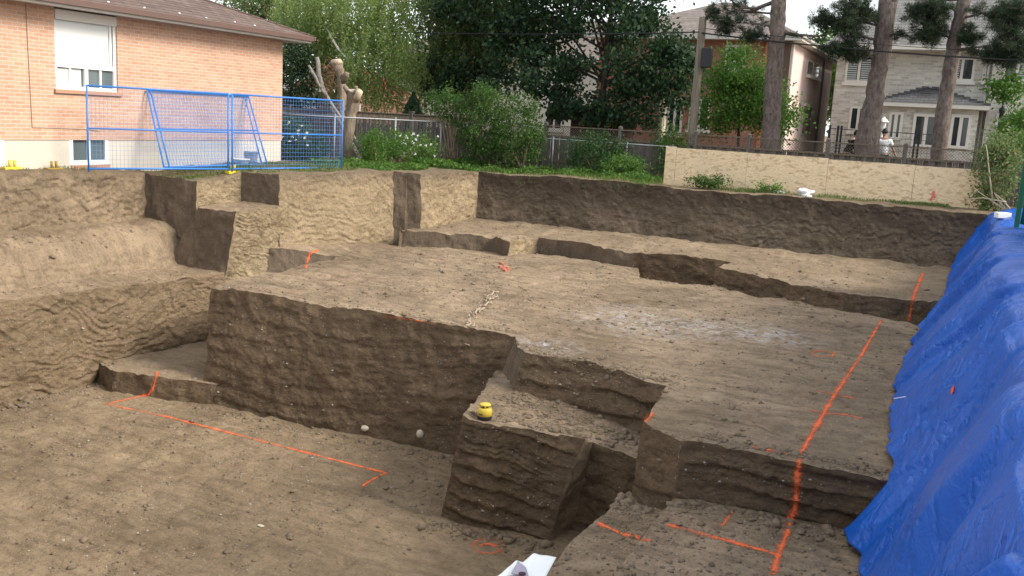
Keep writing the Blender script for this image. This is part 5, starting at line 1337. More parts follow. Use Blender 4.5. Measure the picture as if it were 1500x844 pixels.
# dark maple
tree('big dark green maple with a forked trunk, tallest crown in the middle behind the fence', [ell_of(640, -90, 850, 70, 33, 2.6), ell_of(740, -110, 1000, 60, 33, 3.0), ell_of(700, 40, 860, 150, 32.6, 2.2), ell_of(860, 20, 1015, 140, 32.8, 2.2), ell_of(800, 110, 880, 185, 33.4, 1.2), ell_of(885, 110, 985, 190, 33.2, 1.5), ell_of(940, 60, 1030, 160, 33, 1.3), ell_of(832, 148, 912, 180, 32.1, .4), ell_of(610, 70, 720, 150, 33.6, 1.4)],
     33, ((880, 190), (893, 20)), 640, 62, .27, .15, L_MAPLE, BK_DARK, .15, 26, .85, .2, inner=.35)
# bright small tree by the pole, broadleaf behind the bungalow roof, fillers
tree('small bright green leafy tree between the utility pole and the big pine', [ell_of(1045, 66, 1122, 150, 31.4, 1.0), ell_of(1022, 110, 1105, 202, 31.4, 1.0), ell_of(1085, 105, 1150, 190, 31.2, .9), ell_of(1120, 140, 1166, 206, 31.2, .7)], 31.4, ((1085, 200), (1085, 120)), 300, 46, .27, .10, L_BRI, BK_DARK, .06, 14)
tree('light green broadleaf tree showing above the bungalow roof', [ell_of(325, -60, 415, 40, 33, 2), ell_of(370, -30, 430, 80, 33.5, 1.6)], 33, ((390, 180), (385, 10)), 150, 46, .30, .13, L_MIX, BK_DARK, .15)
tree('dark evergreen filling the corner beside the bungalow wall', [ell_of(412, 55, 452, 190, 29.5, 1.0)], 29.5, ((425, 200), (428, 90)), 110, 60, .22, .09, L_CEDAR, BK_DARK, .1, 6)
tree('tall green tree in the gap between the pink house and the ivory house', [ell_of(1195, 20, 1240, 200, 56, 2)], 56, ((1222, 200), (1222, 60)), 90, 46, .5, .22, L_BRI, BK_DARK, .2)
tree('tall dark tree far behind the birch beside the bungalow', [ell_of(395, -70, 560, 120, 44, 3), ell_of(540, -30, 700, 130, 46, 3)], 44, ((470, 200), (470, 40)), 190, 40, .5, .20, L_BRI, BK_DARK, .25)
# columnar cedar
def cedar(label, px0, px1, py0, py1, Y):
    x0, x1, z0, z1 = rectY(px0, py0, px1, py1, Y); c = (x0+x1)/2; n = 5200
    z = rng.random(n)*(z1)+.05; rr = (x1-x0)/2*np.clip((1-(z/z1)**4.5), .08, 1)*rng.uniform(.6, 1.05, n); a = rng.uniform(0, 6.28, n)
    t = thing('cedar_tree', (c, Y, .05), label, 'tree', 'trees beyond the rear fence')
    C = np.stack([c+rr*np.cos(a), Y+rr*np.sin(a), z], 1); T = rng.normal(size=(n, 3))*.5+[0, 0, 1]
    leaf_obj('crown', C, T, rng.uniform(.08, .16, n), .04, L_CEDAR, t); b = MB(); b.tube([(c, Y, .0), (c, Y, z1*.7)], [.06, .02], 6); b.build('trunk', BK_DARK, t)
cedar('narrow dark columnar cedar behind the chain link fence', 589, 621, 138, 205, 27.9)

# shrubs in front of the rear fence
def shrub(label, ells, Y, foot, ncl, per, rc, ls, mat, stems=8, name='shrub', smat=None, aspect=.6, group=None, sr=.02):
    cl = clumps(ells, ncl, .35); f = drop(atY(foot[0], foot[1], Y)[0], Y); t = thing(name, tuple(f), label, 'shrub', group)
    cl[:, 2] = np.maximum(cl[:, 2], .10); C = foliage(cl, per, rc, .8); C[:, 2] = np.maximum(C[:, 2], .0)
    T = rng.normal(size=C.shape); T[:, 2] -= .3
    leaf_obj('foliage', C, T, rng.uniform(.65, 1.3, len(C))*ls, rng.uniform(.65, 1.3, len(C))*ls*aspect, mat, t)
    b = MB()
    for c in random.sample(list(cl), min(stems, len(cl))):
        c = Vector(c); s = f+Vector((random.gauss(0, .10), random.gauss(0, .06), -.05)); m_ = s.lerp(c, .55)+Vector((0, 0, .18)); b.tube([s, s.lerp(m_, .5), m_, c], [sr, sr*.85, sr*.6, sr*.25], 6)
    b.build('stems', smat or BK_STEM, t, True); return t
shrub('large rounded bright green shrub in front of the rear fence, the left lobe of two', [ell_of(668, 128, 745, 250, 26.6, .8), ell_of(690, 118, 735, 170, 26.6, .6)], 26.6, (705, 248), 190, 46, .13, .075, L_SHRUB)
shrub('large rounded green shrub touching the left one, nearer the vine covered fence', [ell_of(722, 138, 795, 250, 26.9, .8)], 26.9, (760, 250), 150, 46, .13, .075, L_SHRUB)
shrub('leggy small bush with bare tan stems and a leafy top beside the chain link post', [ell_of(626, 128, 682, 178, 26.3, .5)], 26.3, (657, 240), 60, 42, .12, .075, L_SHRUB, 14, sr=.028)
shrub('dark green vine mass climbing the low chain link fence', [ell_of(824, 190, 925, 262, 27.7, .25), ell_of(830, 205, 900, 268, 27.3, .4)], 27.6, (870, 265), 150, 44, .14, .07, L_VINE, 8, 'vine')
shrub('grey green drooping weed clump at the foot of the board fence', [ell_of(885, 225, 950, 266, 26.9, .35)], 26.9, (915, 266), 60, 46, .13, .10, L_WEED, 8, 'weed', aspect=.28)
shrub('feathery green vine hanging over the fence at the end of the OSB sheets', [ell_of(962, 186, 1002, 226, 28.2, .3), ell_of(962, 215, 984, 262, 28.0, .25)], 28.0, (972, 262), 60, 42, .13, .07, L_SHRUB, 5, 'vine')
def flowers(t, C, r): 
    C = np.repeat(np.array(C), 16, 0)+rng.normal(size=(len(C)*16, 3))*r*.55
    leaf_obj('blossom', C, rng.normal(size=C.shape)+[0, -.4, .5], r*1.1, r*.9, L_FLOW, t)
t = shrub('green bush with white flower heads behind the blue mesh by the house corner', [ell_of(385, 180, 480, 245, 22.6, .6), ell_of(395, 172, 450, 220, 22.8, .5)], 22.6, (430, 245), 130, 46, .12, .085, L_VINE, 8, 'flowering_bush')
flowers(t, [atY(random.gauss(425, 24), random.gauss(197, 9), 21.95+random.uniform(-.1, .3)) for _ in range(20)], .032)
t = shrub('tall weeds with white flowers in front of the chain link fence', [ell_of(520, 190, 600, 240, 24.0, .5), ell_of(570, 192, 645, 245, 25.0, .5)], 24.4, (580, 243), 130, 44, .13, .085, L_WEED, 22, 'flowering_bush', aspect=.45)
flowers(t, [atY(random.gauss(602, 20), random.gauss(212, 10), 24.2+random.uniform(-.2, .3)) for _ in range(24)], .032)
shrub('yellow green upright weed clump beside the thick cut trunk', [ell_of(530, 192, 565, 238, 23.2, .3)], 23.2, (548, 240), 40, 40, .10, .09, L_BRI, 8, 'weed', aspect=.3)
# untidy bush at the right end with bare canes
t = shrub('untidy bush with bare pale canes at the right end of the OSB sheets', [ell_of(1424, 205, 1492, 312, 25.9, .4), ell_of(1440, 190, 1500, 260, 26.3, .5)], 25.9, (1460, 312), 120, 38, .14, .085, L_MIX, 8, 'shrub', sr=.016)
b = MB()
for q in (((1478, 312), (1455, 296), (1432, 280), (1424, 272)), ((1455, 300), (1450, 262), (1446, 222), (1444, 212)), ((1478, 312), (1466, 298), (1456, 282)), ((1482, 310), (1470, 294), (1458, 284)), ((1474, 296), (1440, 290), (1415, 292))):
    b.tube([atY(x, y, 25.5) for x, y in q], [.022, .018, .013, .008][:len(q)], 6)
b.build('canes', plain('cane_tan', (.44, .36, .26), .8, .1, var=.2), t, True)
tree('yellow green small tree at the right edge in front of the ivory house', [ell_of(1462, 150, 1530, 260, 29.5, .8), ell_of(1450, 105, 1500, 150, 29.5, .5)], 29.5, ((1495, 260), (1495, 160)), 110, 44, .16, .10, L_BRI, BK_DARK, .05, 8)
# weeds at the foot of the sheets
for (a, lab, n, mt) in (((1005, 258, 1075, 277), 'patch of leafy weeds at the foot of the OSB sheets, left end', 34, L_SHRUB), ((1108, 268, 1150, 284), 'thin straggly weed by the white litter below the OSB sheets', 12, L_WEED)):
    shrub(lab, [ell_of(*a, 25.9, .18)], 25.9, ((a[0]+a[2])/2, a[3]), n, 34, .09, .065, mt, 4, 'weed')

# strip of low growth and grass along the rim
gl, glT = [], []
def gstrip(n, x0, x1, y0, y1, hmin, hmax, dens):
    k = 0
    C, T, L = [], [], []
    while k < n:
        x, y = random.uniform(x0, x1), random.uniform(y0, y1)
        if random.random() > dens(x, y): continue
        h = BVH.ray_cast(Vector((x, y, 3)), Vector((0, 0, -1)))[0]
        if h is None or h.z < -.35: continue
        l = random.uniform(hmin, hmax); C.append((h.x, h.y, h.z+l*.42)); T.append((random.gauss(0, .35), random.gauss(0, .35), 1)); L.append(l); k += 1
    return np.array(C), np.array(T), np.array(L)
d1 = lambda x, y: max(0.05, .55+float(vn(x*1.3, y*1.3, 0, 3)))
sets = [gstrip(7000, -17.75, -14.3, 11.5, 22.5, .04, .10, lambda x, y: 0 if x > float(np.interp(y, [12, 16.1, 16.2, 17.5, 17.6, 22], [-17.62, -17.6, -16.05, -16.0, -14.9, -14.3])) else d1(x, y)), gstrip(5000, -15.5, -8, 24.9, 27.5, .05, .16, d1), gstrip(2600, -8, .5, 25.6, 26.38, .04, .12, lambda x, y: max(.02, .25+float(vn(x*1.5, y*2, 0, 4)))), gstrip(6000, -21, 4, 27, 33, .05, .15, d1)]
C, T, L = [np.concatenate([s[k] for s in sets]) for k in range(3)]
tag(leaf_obj('grass', C, T, L, .014, L_GRASS), 'short rough grass along the rim of the pit', 'grass', kind='stuff')
C = []; 
for (x0, x1, y0, y1, n, hz) in ((-15.6, -12.2, 24.3, 26.6, 5200, .28), (-16.6, -14.2, 21.3, 25.0, 5200, .26), (-13.4, -8.2, 26.0, 27.8, 4200, .26)):
    while n > 0:
        x, y = random.uniform(x0, x1), random.uniform(y0, y1)
        if random.random() > .45+.9*float(vn(x*1.4, y*1.4, 0, 21)): continue
        h = BVH.ray_cast(Vector((x, y, 3)), Vector((0, 0, -1)))[0]
        if h is None or h.z < -.3: continue
        C.append((x, y, h.z+random.random()*hz*(.6+.5*float(vn(x*2, y*2, 0, 23))))); n -= 1
C = np.array(C); T = rng.normal(size=C.shape); T[:, 2] += .2
tag(leaf_obj('ground_cover', C, T, rng.uniform(.05, .11, len(C)), rng.uniform(.03, .07, len(C)), L_WEED), 'low leafy weeds carpeting the ground between the rim and the fences', 'ground cover', kind='stuff')

# ------------------------------------------------------------------ cut trunks by the chain link fence
def trunk_px(name, label, px, Y, group=None, cut=True, mat=None, n=12, seedw=.05):
    """px: (x, y, width in px) from the foot up"""
    pts, rad = [], []
    for (x, y, wd) in px:
        p = atY(x, y, Y); q = atY(x+wd, y, Y); pts.append(p); rad.append(abs(q[0]-p[0])/2*.95)
    pts = [Vector(p) for p in pts]; d = (pts[1]-pts[0]).normalized(); g = pts[0]-d*((pts[0].z+.08)/d.z) if pts[0].z > -.05 else pts[0]
    if (g-pts[0]).length > .03: pts = [g]+pts; rad = [rad[0]*1.12]+rad
    fine, fr_ = [], []
    for i in range(len(pts)-1):
        for t in np.linspace(0, 1, 5, endpoint=False): fine.append(pts[i].lerp(pts[i+1], t)+Vector((random.gauss(0, .012), random.gauss(0, .012), 0))); fr_.append(rad[i]*(1-t)+rad[i+1]*t)
    fine.append(pts[-1]); fr_.append(rad[-1])
    t = thing(name, tuple(pts[0]), label, 'tree', group)
    b = MB(); b.tube(fine, fr_, n, True, seedw); b.build('trunk', mat or BK_CUT, t, True)
    if cut:
        b = MB(); b.tube([fine[-1]-Vector((0, 0, .004)), fine[-1]+(fine[-1]-fine[-2]).normalized()*.03], [fr_[-1]*.97]*2, n); b.build('sawn_end', M_CUTW, t)
    return t, fine, fr_
t, fn, fr2 = trunk_px('cut_trunk', 'thick pale cut trunk with a knobbly sawn top, the nearer and shorter of the pair', [(508, 226, 15), (510, 200, 14), (513, 170, 15), (516, 148, 16), (519, 134, 16)], 24.0, 'cut tree trunks')
b = MB(); q = Vector(atY(524, 136, 23.9)); b.ell(q, (.13, .12, .14), 14, 10); b.build('burl', BK_CUT, t, True); b = MB(); p = Vector(atY(520, 148, 24)); b.tube([p, q+Vector((.12, -.07, .04))], [.12, .10], 10); b.build('sawn_knob', M_CUTW, t, True)
b = MB(); b.tube([Vector(atY(511, 136, 24)), Vector(atY(505, 127, 24))], [.09, .07], 10); b.tube([Vector(atY(521, 131, 24)), Vector(atY(522, 126, 24))], [.06, .05], 8); b.build('branch_stub', BK_CUT, t, True)
t, fn, fr2 = trunk_px('cut_trunk', 'slimmer taller cut trunk behind the blue fence end with a pale sawn top', [(500, 225, 12), (500, 180, 12), (501, 140, 12), (499, 112, 11), (495, 92, 13)], 24.9, 'cut tree trunks')
b = MB(); b.tube([Vector(atY(501, 122, 24.9)), Vector(atY(507, 110, 24.8)), Vector(atY(508, 106, 24.8))], [.10, .10, .09], 10); b.build('branch_stub', BK_CUT, t, True)
b = MB(); b.tube([Vector(atY(488, 92, 24.9)), Vector(atY(498, 91, 24.85))], [.11, .10], 12); b.build('sawn_limb', M_CUTW, t, True)
M_GB = bark('bark_grey', (.20, .18, .16), (.36, .33, .30), (12, 12, 2))
t, *_ = trunk_px('bare_sapling', 'leaning grey bare stem left of the cut trunks, the thicker one', [(488, 160, 6), (480, 145, 6), (472, 128, 6), (468, 112, 6), (464, 84, 5)], 24.6, 'bare leaning stems', False, M_GB, 8)
t, *_ = trunk_px('bare_sapling', 'thin grey bare stem crossing the thicker one left of the cut trunks', [(476, 138, 4), (468, 126, 4), (460, 110, 4), (452, 96, 3)], 24.45, 'bare leaning stems', False, M_GB, 7)
b = MB()
for k in range(90):
    p = Vector(atY(random.gauss(481, 9), random.gauss(115, 13), 24.7+random.uniform(-.3, .3))); d = Vector((random.gauss(0, 1), random.gauss(0, .5), random.gauss(.2, .8))).normalized()*random.uniform(.12, .4)
    b.tube([p-d*.5, p+Vector((0, 0, .03)), p+d*.5], [.007, .006, .004], 4)
tag(b.build('dead_vine', plain('dead_twig', (.30, .16, .11), .9, .1, var=.3), None, True), 'tangle of dead reddish brown twigs between the bare stems and the cut trunk', 'twigs')

# ------------------------------------------------------------------ three big pines
def tufts(parent, pts, n_each, r, nl, mat=L_PINE):
    C = np.repeat(np.array([tuple(p) for p in pts]), n_each, 0); d = unit(rng.normal(size=C.shape)); d[:, 2] += .25; d = unit(d)
    l = rng.uniform(.6, 1.1, len(C))*nl
    return leaf_obj('needles', C+d*(l*.5)[:, None]+rng.normal(size=C.shape)*r, d, l, .012, mat, parent)
def bough(b, tl, p, q, n_side, r0, sag=.1):
    p, q = Vector(p), Vector(q); L = (q-p).length; pts = [p.lerp(q, t)+Vector((0, 0, sag*math.sin(3.14*t)+random.gauss(0, .03)*(0 < t < 1))) for t in np.linspace(0, 1, 7)]
    b.tube(pts, [r0*(1-.8*k/6) for k in range(7)], 6)
    for k in range(n_side):
        t = random.uniform(.35, 1.0); s = p.lerp(q, t)+Vector((0, 0, sag*math.sin(3.14*t))); d = Vector((random.gauss(0, 1), random.gauss(0, 1), random.gauss(.15, .45))).normalized()*random.uniform(.15, .42)*min(1.3, L)
        b.tube([s, s+d*.6+Vector((0, 0, -.02)), s+d], [r0*.25, r0*.16, .006], 5)
        for u in np.linspace(.45, 1, 5): tl.append(s+d*u+Vector((random.gauss(0, .04), random.gauss(0, .04), random.gauss(0, .04))))
def pine(label, px, Y, boughs, extra=()):
    t, fine, fr_ = trunk_px('pine_tree', label, px, Y, 'three big pines behind the rear fence', False, BK_PINE, 18, .035)
    up = fine[-1]-fine[-5]; up.normalize()
    b = MB(); p = fine[-1]; b.tube([p-up*.05, p+up*2.5, p+up*6+Vector((.2, 0, 0)), p+up*9], [fr_[-1], fr_[-1]*.8, fr_[-1]*.5, .05], 12, True, .04); b.build('upper_trunk', BK_PINE, t, True)
    tl = []
    def one(p, q, n, r0, sag=.1, more=()):
        b = MB(); bough(b, tl, p, q, n, r0, sag)
        for m_ in more: b.tube(m_, [.014, .011, .005], 5)
        b.build('bough', BK_PINE, t, True)
    for q in boughs: one(atY(*q[0], q[2]), atY(*q[1], q[3]), q[4], q[5], q[6] if len(q) > 6 else .1)
    for k in range(16):      # crown above the frame
        z = random.uniform(2.5, 9); s = p+up*z; a = random.uniform(0, 6.28); l = (10-z)*.32+.6
        one(s, s+Vector((math.cos(a)*l, math.sin(a)*l, .3)), 12, .05)
    for e in extra:          # ragged needle masses hung on a limb of their own
        c, r = ell_of(*e[:4], e[4], e[5]); c = Vector(c); s0 = min(fine, key=lambda f: (f-c).length); more = []
        for k in range(e[6]):
            d = Vector(unit(rng.normal(size=3))); s = c+Vector((d.x*r[0], d.y*r[1], d.z*r[2]))*random.uniform(.2, 1); tl += [s+Vector((random.gauss(0, .07), random.gauss(0, .07), random.gauss(0, .04))) for _ in range(4)]
            more.append([c, c.lerp(s, .6)+Vector((0, 0, .04)), s])
        one(s0, c, 6, .04, .08, more)
    tufts(t, tl, 24, .012, .17)
    return t
pine('straight big pine trunk, leftmost of the three, in front of the pink house', [(1129, 202, 29), (1131, 150, 27), (1134, 100, 26), (1138, 50, 25), (1141, 0, 23)], 30.2,
     [((1132, 3), (1062, -4), 30.2, 29.6, 7, .06, -.25), ((1130, 6), (1048, 6), 30.2, 30.6, 5, .04, -.25), ((1143, 40), (1215, 48), 30.2, 29.8, 4, .07, -.2), ((1131, 42), (1088, 44), 30.2, 30, 3, .02, .05), ((1215, 48), (1240, 36), 29.8, 29.6, 6, .03)],
     [(1048, 22, 1078, 52, 30, .4, 26), (1082, 44, 1118, 64, 30, .3, 18), (1030, 2, 1062, 34, 30.4, .4, 20)])
pine('big pine with a twin stem and flared foot between the two people', [(1270, 214, 40), (1274, 185, 36), (1280, 150, 31), (1286, 110, 27), (1291, 70, 26), (1295, 30, 25), (1299, 0, 25)], 30.6,
     [((1290, 60), (1240, 58), 30.6, 30, 6, .05), ((1294, 30), (1222, 18), 30.6, 29.8, 9, .05, .15), ((1296, 55), (1330, 58), 30.6, 30.2, 5, .04)],
     [(1186, 12, 1226, 48, 29.9, .5, 40), (1215, -12, 1282, 62, 29.9, .6, 110), (1195, 58, 1275, 88, 29.9, .4, 60), (1228, 82, 1268, 90, 30, .3, 10)])
b = MB(); b.tube([Vector(atY(*q, 30.8)) for q in ((1284, 130), (1297, 78), (1303, 30), (1308, 0), (1316, -60))], [.20, .17, .15, .14, .10], 12, True, .04); bpy_o = b.build('twin_stem', BK_PINE, bpy.data.objects['pine_tree.001'], True)
pine('leaning big pine trunk, rightmost of the three, crossing the garden room', [(1376, 220, 26), (1379, 180, 25), (1387, 130, 24), (1394, 90, 24), (1401, 50, 23), (1410, 10, 22), (1413, -5, 22)], 30.6,
     [((1398, 50), (1340, 40), 30.6, 30.0, 7, .05), ((1404, 40), (1432, 55), 30.6, 30.2, 5, .04), ((1410, 12), (1470, 40), 30.6, 29.4, 9, .06), ((1412, 0), (1350, 10), 30.6, 30.6, 6, .04)],
     [(1320, -8, 1400, 40, 30.2, .6, 90), (1328, 30, 1392, 70, 30.2, .5, 60), (1400, 45, 1438, 68, 30.3, .3, 30), (1440, -15, 1520, 60, 29.6, .6, 120), (1450, 40, 1520, 105, 29.4, .6, 100), (1432, 70, 1480, 96, 29.6, .4, 30)])
# ------------------------------------------------------------------ two people in the neighbours' yard
M_SKIN = plain('skin', (.42, .25, .18), .5, .3, var=.05); M_HAIR = plain('hair_dark', (.02, .015, .012), .6, .3, var=.3, scale=40)
M_TEE = plain('tee_white', (.72, .72, .76), .85, .15, var=.04, bump=.01, bscale=14); M_JEAN = plain('trousers_dark', (.03, .035, .05), .85, .15); M_HOOD = plain('hoodie_black', (.012, .013, .016), .85, .15); M_SHOE = plain('shoe_grey', (.2, .2, .2), .6)
M_PRINT = plain('print_white', (.62, .64, .68), .8)
def skin(name, nodes, edges, root, mat, parent, M, sub=2):
    me = bpy.data.meshes.new(name); keys = list(nodes); bm = bmesh.new(); lay = bm.verts.layers.skin.verify(); vs_ = {}
    for k in keys:
        x, y, z, r = nodes[k][:4]; v = bm.verts.new(M @ Vector((x, y, z))); r2 = nodes[k][4] if len(nodes[k]) > 4 else r
        v[lay].radius = (r, r2); v[lay].use_root = (k == root); vs_[k] = v
    for a, b_ in edges: bm.edges.new((vs_[a], vs_[b_]))
    bm.to_mesh(me); bm.free(); tmp = bpy.data.objects.new(name, me); COL.objects.link(tmp)
    tmp.modifiers.new('skin', 'SKIN'); s_ = tmp.modifiers.new('sub', 'SUBSURF'); s_.levels = sub; s_.render_levels = sub
    dg = bpy.context.evaluated_depsgraph_get(); ev = tmp.evaluated_get(dg); m2 = bpy.data.meshes.new_from_object(ev)
    V = np.array([v.co for v in m2.vertices]); F = [tuple(p.vertices) for p in m2.polygons]
    bpy.data.objects.remove(tmp); bpy.data.meshes.remove(me); bpy.data.meshes.remove(m2)
    return mesh_obj(name, V, F, mat, parent, True)
def person(px, py, Y, yaw, bend, label, top_mat, short_sleeve, armL, armR, head_turn=0.0, number=None, cap=False):
    hp = atY(px, py, Y); h = 1.74; c0, s0 = math.cos(bend), math.sin(bend)
    # local frame: +y is where the chest faces; the spine bends forward from the hips
    def B(x, y, z):        # point above the hips, z measured from hip height .92
        return (x, y*c0+(z-.92)*s0, .92+(z-.92)*c0-y*s0)
    topz = B(0, 0, h)[2]; g = hp[2]-topz
    g = max(.02, g); loc = Vector((hp[0], Y, g)); M = Matrix.Translation(loc) @ Matrix.Rotation(yaw, 4, 'Z')
    t = thing('person', tuple(loc), label, 'person', 'people in the neighbouring yard')
    N = {}
    def P(k, x, y, z, r, r2=None, bent=True): N[k] = (*(B(x, y, z) if bent else (x, y, z)), r, r2 or r)
    P('pel', 0, 0, .94, .15, .105); P('bel', 0, 0, 1.08, .135, .10); P('che', 0, .01, 1.28, .155, .11); P('nb', 0, 0, 1.44, .085, .075); P('nk', 0, .015, 1.50, .055); P('jaw', 0, .035, 1.58, .07, .08); P('hd', 0, .02, 1.66, .082, .095)
    for sd, arm in (('l', armL), ('r', armR)):
        sx = -1 if sd == 'l' else 1
        P('sh'+sd, sx*.18, 0, 1.40, .06); e, w_ = arm
        P('el'+sd, sx*e[0], e[1], e[2], .042); P('wr'+sd, sx*w_[0], w_[1], w_[2], .028)
        ev_, wv = Vector(N['el'+sd][:3]), Vector(N['wr'+sd][:3]); d = (wv-ev_).normalized(); pm = wv+d*.055; N['pa'+sd] = (*pm, .032, .02)
        side = d.cross(Vector((0, 0, 1))); side = side.normalized() if side.length > .1 else Vector((1, 0, 0))
        for k, (o_, l_) in enumerate(((-.027, .068), (-.009, .078), (.009, .074), (.026, .058))):
            q = pm+d*.03+side*o_; N[f'f{k}a{sd}'] = (*q, .010); N[f'f{k}b{sd}'] = (*(q+d*l_*.55+Vector((0, 0, -.01))), .009); N[f'f{k}c{sd}'] = (*(q+d*l_*.9+Vector((0, 0, -.03))), .007)
        q = wv+d*.03+side*(-.035); N['t0'+sd] = (*q, .011); N['t1'+sd] = (*(q+d*.03+side*-.022), .010); N['t2'+sd] = (*(q+d*.06+side*-.03), .008)
        P('hip'+sd, sx*.09, 0, .88, .095, None, False); P('kn'+sd, sx*.10, .03, .50, .062, None, False); P('an'+sd, sx*.11, -.01, .09, .042, None, False); P('to'+sd, sx*.12, .15, .035, .035, None, False)
    ed = [('pel', 'bel'), ('bel', 'che'), ('che', 'nb'), ('nb', 'nk'), ('nk', 'jaw'), ('jaw', 'hd')]
    for sd in 'lr':
        ed += [('nb', 'sh'+sd), ('sh'+sd, 'el'+sd), ('el'+sd, 'wr'+sd), ('wr'+sd, 'pa'+sd), ('wr'+sd, 't0'+sd), ('t0'+sd, 't1'+sd), ('t1'+sd, 't2'+sd), ('pel', 'hip'+sd), ('hip'+sd, 'kn'+sd), ('kn'+sd, 'an'+sd), ('an'+sd, 'to'+sd)]
        for k in range(4): ed += [('pa'+sd, f'f{k}a{sd}'), (f'f{k}a{sd}', f'f{k}b{sd}'), (f'f{k}b{sd}', f'f{k}c{sd}')]
    body = skin('body', N, ed, 'pel', M_SKIN, t, M)
    # clothes follow the same joints, a little fuller
    S = {k: (*N[k][:3], N[k][3]*1.13+.012, N[k][4]*1.13+.014) for k in ('pel', 'bel', 'che', 'nb')}
    se = [('pel', 'bel'), ('bel', 'che'), ('che', 'nb')]
    for sd in 'lr':
        a, e = Vector(N['sh'+sd][:3]), Vector(N['el'+sd][:3]); S['sh'+sd] = (*a, .085, .08); se.append(('nb', 'sh'+sd))
        if short_sleeve: S['sl'+sd] = (*a.lerp(e, .72), .068); se.append(('sh'+sd, 'sl'+sd))
        else:
            w_ = Vector(N['wr'+sd][:3]); S['el'+sd] = (*e, .060); S['wr'+sd] = (*w_, .042); se += [('sh'+sd, 'el'+sd), ('el'+sd, 'wr'+sd)]
    shirt = skin('shirt', S, se, 'pel', top_mat, t, M)
    J = {k: (*N[k][:3], N[k][3]*1.1+.012, N[k][4]*1.1+.012) for k in ('pel', 'hipl', 'hipr', 'knl', 'knr', 'anl', 'anr')}
    skin('trousers', J, [('pel', 'hipl'), ('pel', 'hipr'), ('hipl', 'knl'), ('hipr', 'knr'), ('knl', 'anl'), ('knr', 'anr')], 'pel', M_JEAN, t, M)
    hd = Vector(N['hd'][:3]); fw = Vector((math.sin(head_turn), math.cos(head_turn), -.05)).normalized(); rt = fw.cross(Vector((0, 0, 1))).normalized(); upv = rt.cross(fw)
    Hm = Matrix.Translation(hd) @ Matrix((rt, fw, upv)).transposed().to_4x4()
    def part(name, mat, fn, sm=True):
        b = MB(); fn(b); b.v = [tuple((M @ Hm) @ Vector(v)) for v in b.v]; return b.build(name, mat, t, sm)
    part('head', M_SKIN, lambda b: b.ell((0, .01, -.015), (.078, .098, .118), 18, 14).ell((0, .108, -.02), (.014, .020, .022), 8, 6).ell((.08, .0, -.02), (.012, .022, .032), 8, 6).ell((-.08, .0, -.02), (.012, .022, .032), 8, 6))
    part('eye', plain('eye_dark', (.03, .025, .02), .3), lambda b: b.ell((.03, .096, .005), (.012, .008, .007), 8, 6).ell((-.03, .096, .005), (.012, .008, .007), 8, 6))
    part('mouth', plain('lips', (.30, .12, .10), .5), lambda b: b.ell((0, .093, -.065), (.024, .008, .007), 8, 6))
    def hair(b):
        n0 = len(b.v); b.ell((0, -.012, .018), (.090, .105, .110), 18, 14)
        b.v = [(v[0], min(v[1], .055 if v[2] < .06 else 9), max(v[2], -.045 if v[1] < .02 else .045)) for v in b.v]
    part('hair', M_HAIR, hair)
    if number:
        cu = bpy.data.curves.new('n', 'FONT'); cu.body = number; cu.size = .26; cu.extrude = .004; cu.align_x = 'CENTER'; cu.align_y = 'CENTER'
        tmp = bpy.data.objects.new('n', cu); COL.objects.link(tmp); dg = bpy.context.evaluated_depsgraph_get(); m2 = bpy.data.meshes.new_from_object(tmp.evaluated_get(dg))
        V = [Vector(v.co) for v in m2.vertices]; F = [tuple(p.vertices) for p in m2.polygons]; bpy.data.objects.remove(tmp); bpy.data.meshes.remove(m2)
        q = Vector(B(0, -.15, 1.20)); W = []
        for v in V:
            p = Vector(B(v.x, -.165-.0*v.z+.35*v.x*v.x-v.z, 1.20+v.y)); W.append(tuple(M @ p))
        mesh_obj('shirt_number', W, F, M_PRINT, t)
    return t
person(1297, 190, 32.6, R(8), .05, 'person in a white t-shirt seen from behind with arms held out, beyond the lattice fence', M_TEE, True, ((.29, .02, 1.16), (.36, .14, 1.0)), ((.29, .02, 1.16), (.38, .14, 1.0)), .1)
person(1243, 192, 33.0, R(-62), .38, 'person in a black hoodie with white numbers, bending forward beside the middle pine', M_HOOD, False, ((.24, .12, 1.16), (.22, .34, 1.06)), ((.24, .12, 1.16), (.22, .34, 1.06)), 0, '17')
# ------------------------------------------------------------------ camera, sky, sun
cam = bpy.data.cameras.new('camera'); co = bpy.data.objects.new('camera', cam); COL.objects.link(co)
cam.sensor_width = 36; cam.lens = 36*FPX/1500.0; cam.clip_end = 3000; cam.clip_start = .05
Mx = Matrix(((CAM[0, 0], -CAM[0, 1], -CAM[0, 2], 0), (CAM[1, 0], -CAM[1, 1], -CAM[1, 2], 0), (CAM[2, 0], -CAM[2, 1], -CAM[2, 2], EYE), (0, 0, 0, 1)))
co.matrix_world = Mx
scene.camera = co

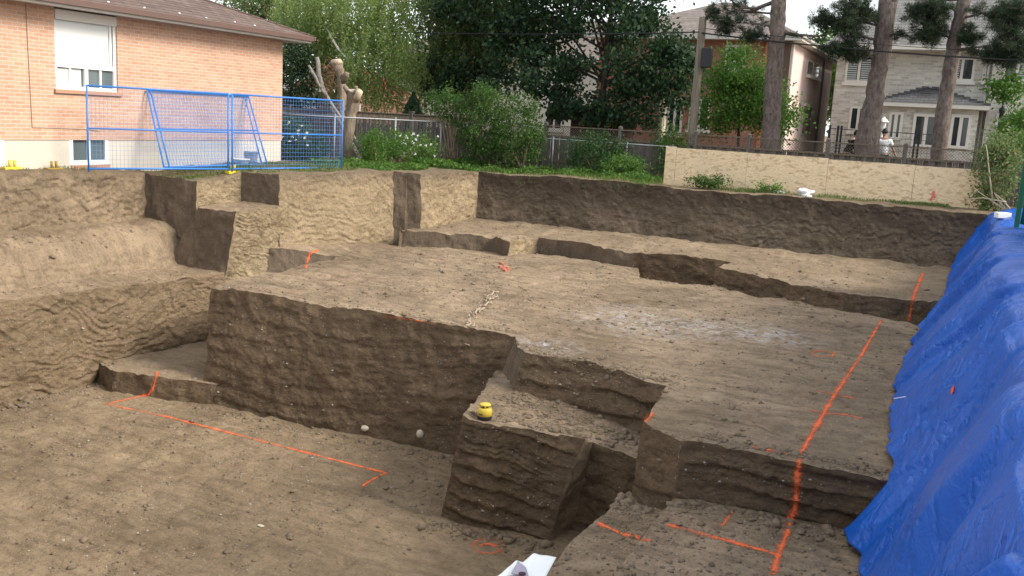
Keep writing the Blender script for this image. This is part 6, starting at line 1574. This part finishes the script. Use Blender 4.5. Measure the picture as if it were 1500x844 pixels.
SUN_DIR = Vector((.82, .10, .60)).normalized()
sl = bpy.data.lights.new('sun', 'SUN'); sl.energy = 1.5; sl.angle = R(20); sl.color = (1.0, .93, .82)
so = bpy.data.objects.new('sun', sl); COL.objects.link(so); so.location = (20, 0, 30)
so.rotation_euler = SUN_DIR.to_track_quat('Z', 'Y').to_euler()
w = bpy.data.worlds.new('World'); scene.world = w; w.use_nodes = True
nt = w.node_tree; bg = nt.nodes['Background']
sk = nt.nodes.new('ShaderNodeTexSky'); sk.sky_type = 'NISHITA'; sk.sun_disc = False
sk.sun_elevation = math.asin(SUN_DIR.z); sk.sun_rotation = math.atan2(SUN_DIR.x, SUN_DIR.y)
sk.air_density = 1.0; sk.dust_density = 2.0; sk.ozone_density = 1.0
# bright, thin overcast: a pale cloud layer over the clear-sky model
tc = nt.nodes.new('ShaderNodeTexCoord'); mp = nt.nodes.new('ShaderNodeMapping'); mp.inputs['Scale'].default_value = (1, 1, 2.5); nt.links.new(tc.outputs['Generated'], mp.inputs['Vector'])
nz_ = nt.nodes.new('ShaderNodeTexNoise'); nz_.inputs['Scale'].default_value = 2.2; nz_.inputs['Detail'].default_value = 6; nt.links.new(mp.outputs[0], nz_.inputs['Vector'])
cr = nt.nodes.new('ShaderNodeValToRGB'); nt.links.new(nz_.outputs['Fac'], cr.inputs[0]); cr.color_ramp.elements[0].position = .3; cr.color_ramp.elements[1].position = .7
CL = 3.7
cr.color_ramp.elements[0].color = (CL*.86, CL*.88, CL*.90, 1); cr.color_ramp.elements[1].color = (CL*1.12, CL*1.12, CL*1.10, 1)
mxw = nt.nodes.new('ShaderNodeMix'); mxw.data_type = 'RGBA'; mxw.inputs['Factor'].default_value = .78
nt.links.new(sk.outputs[0], mxw.inputs['A']); nt.links.new(cr.outputs[0], mxw.inputs['B'])
nt.links.new(mxw.outputs['Result'], bg.inputs['Color']); bg.inputs['Strength'].default_value = .12
vs = scene.view_settings
scene.display_settings.display_device = 'sRGB'
vs.view_transform = 'Standard'; vs.look = 'None'; vs.gamma = 1; vs.exposure = 1.68; vs.use_curve_mapping = False
scene.render.engine = 'CYCLES'
scene.cycles.max_bounces = 6; scene.cycles.diffuse_bounces = 3; scene.cycles.transparent_max_bounces = 24
scene.cycles.use_denoising = True
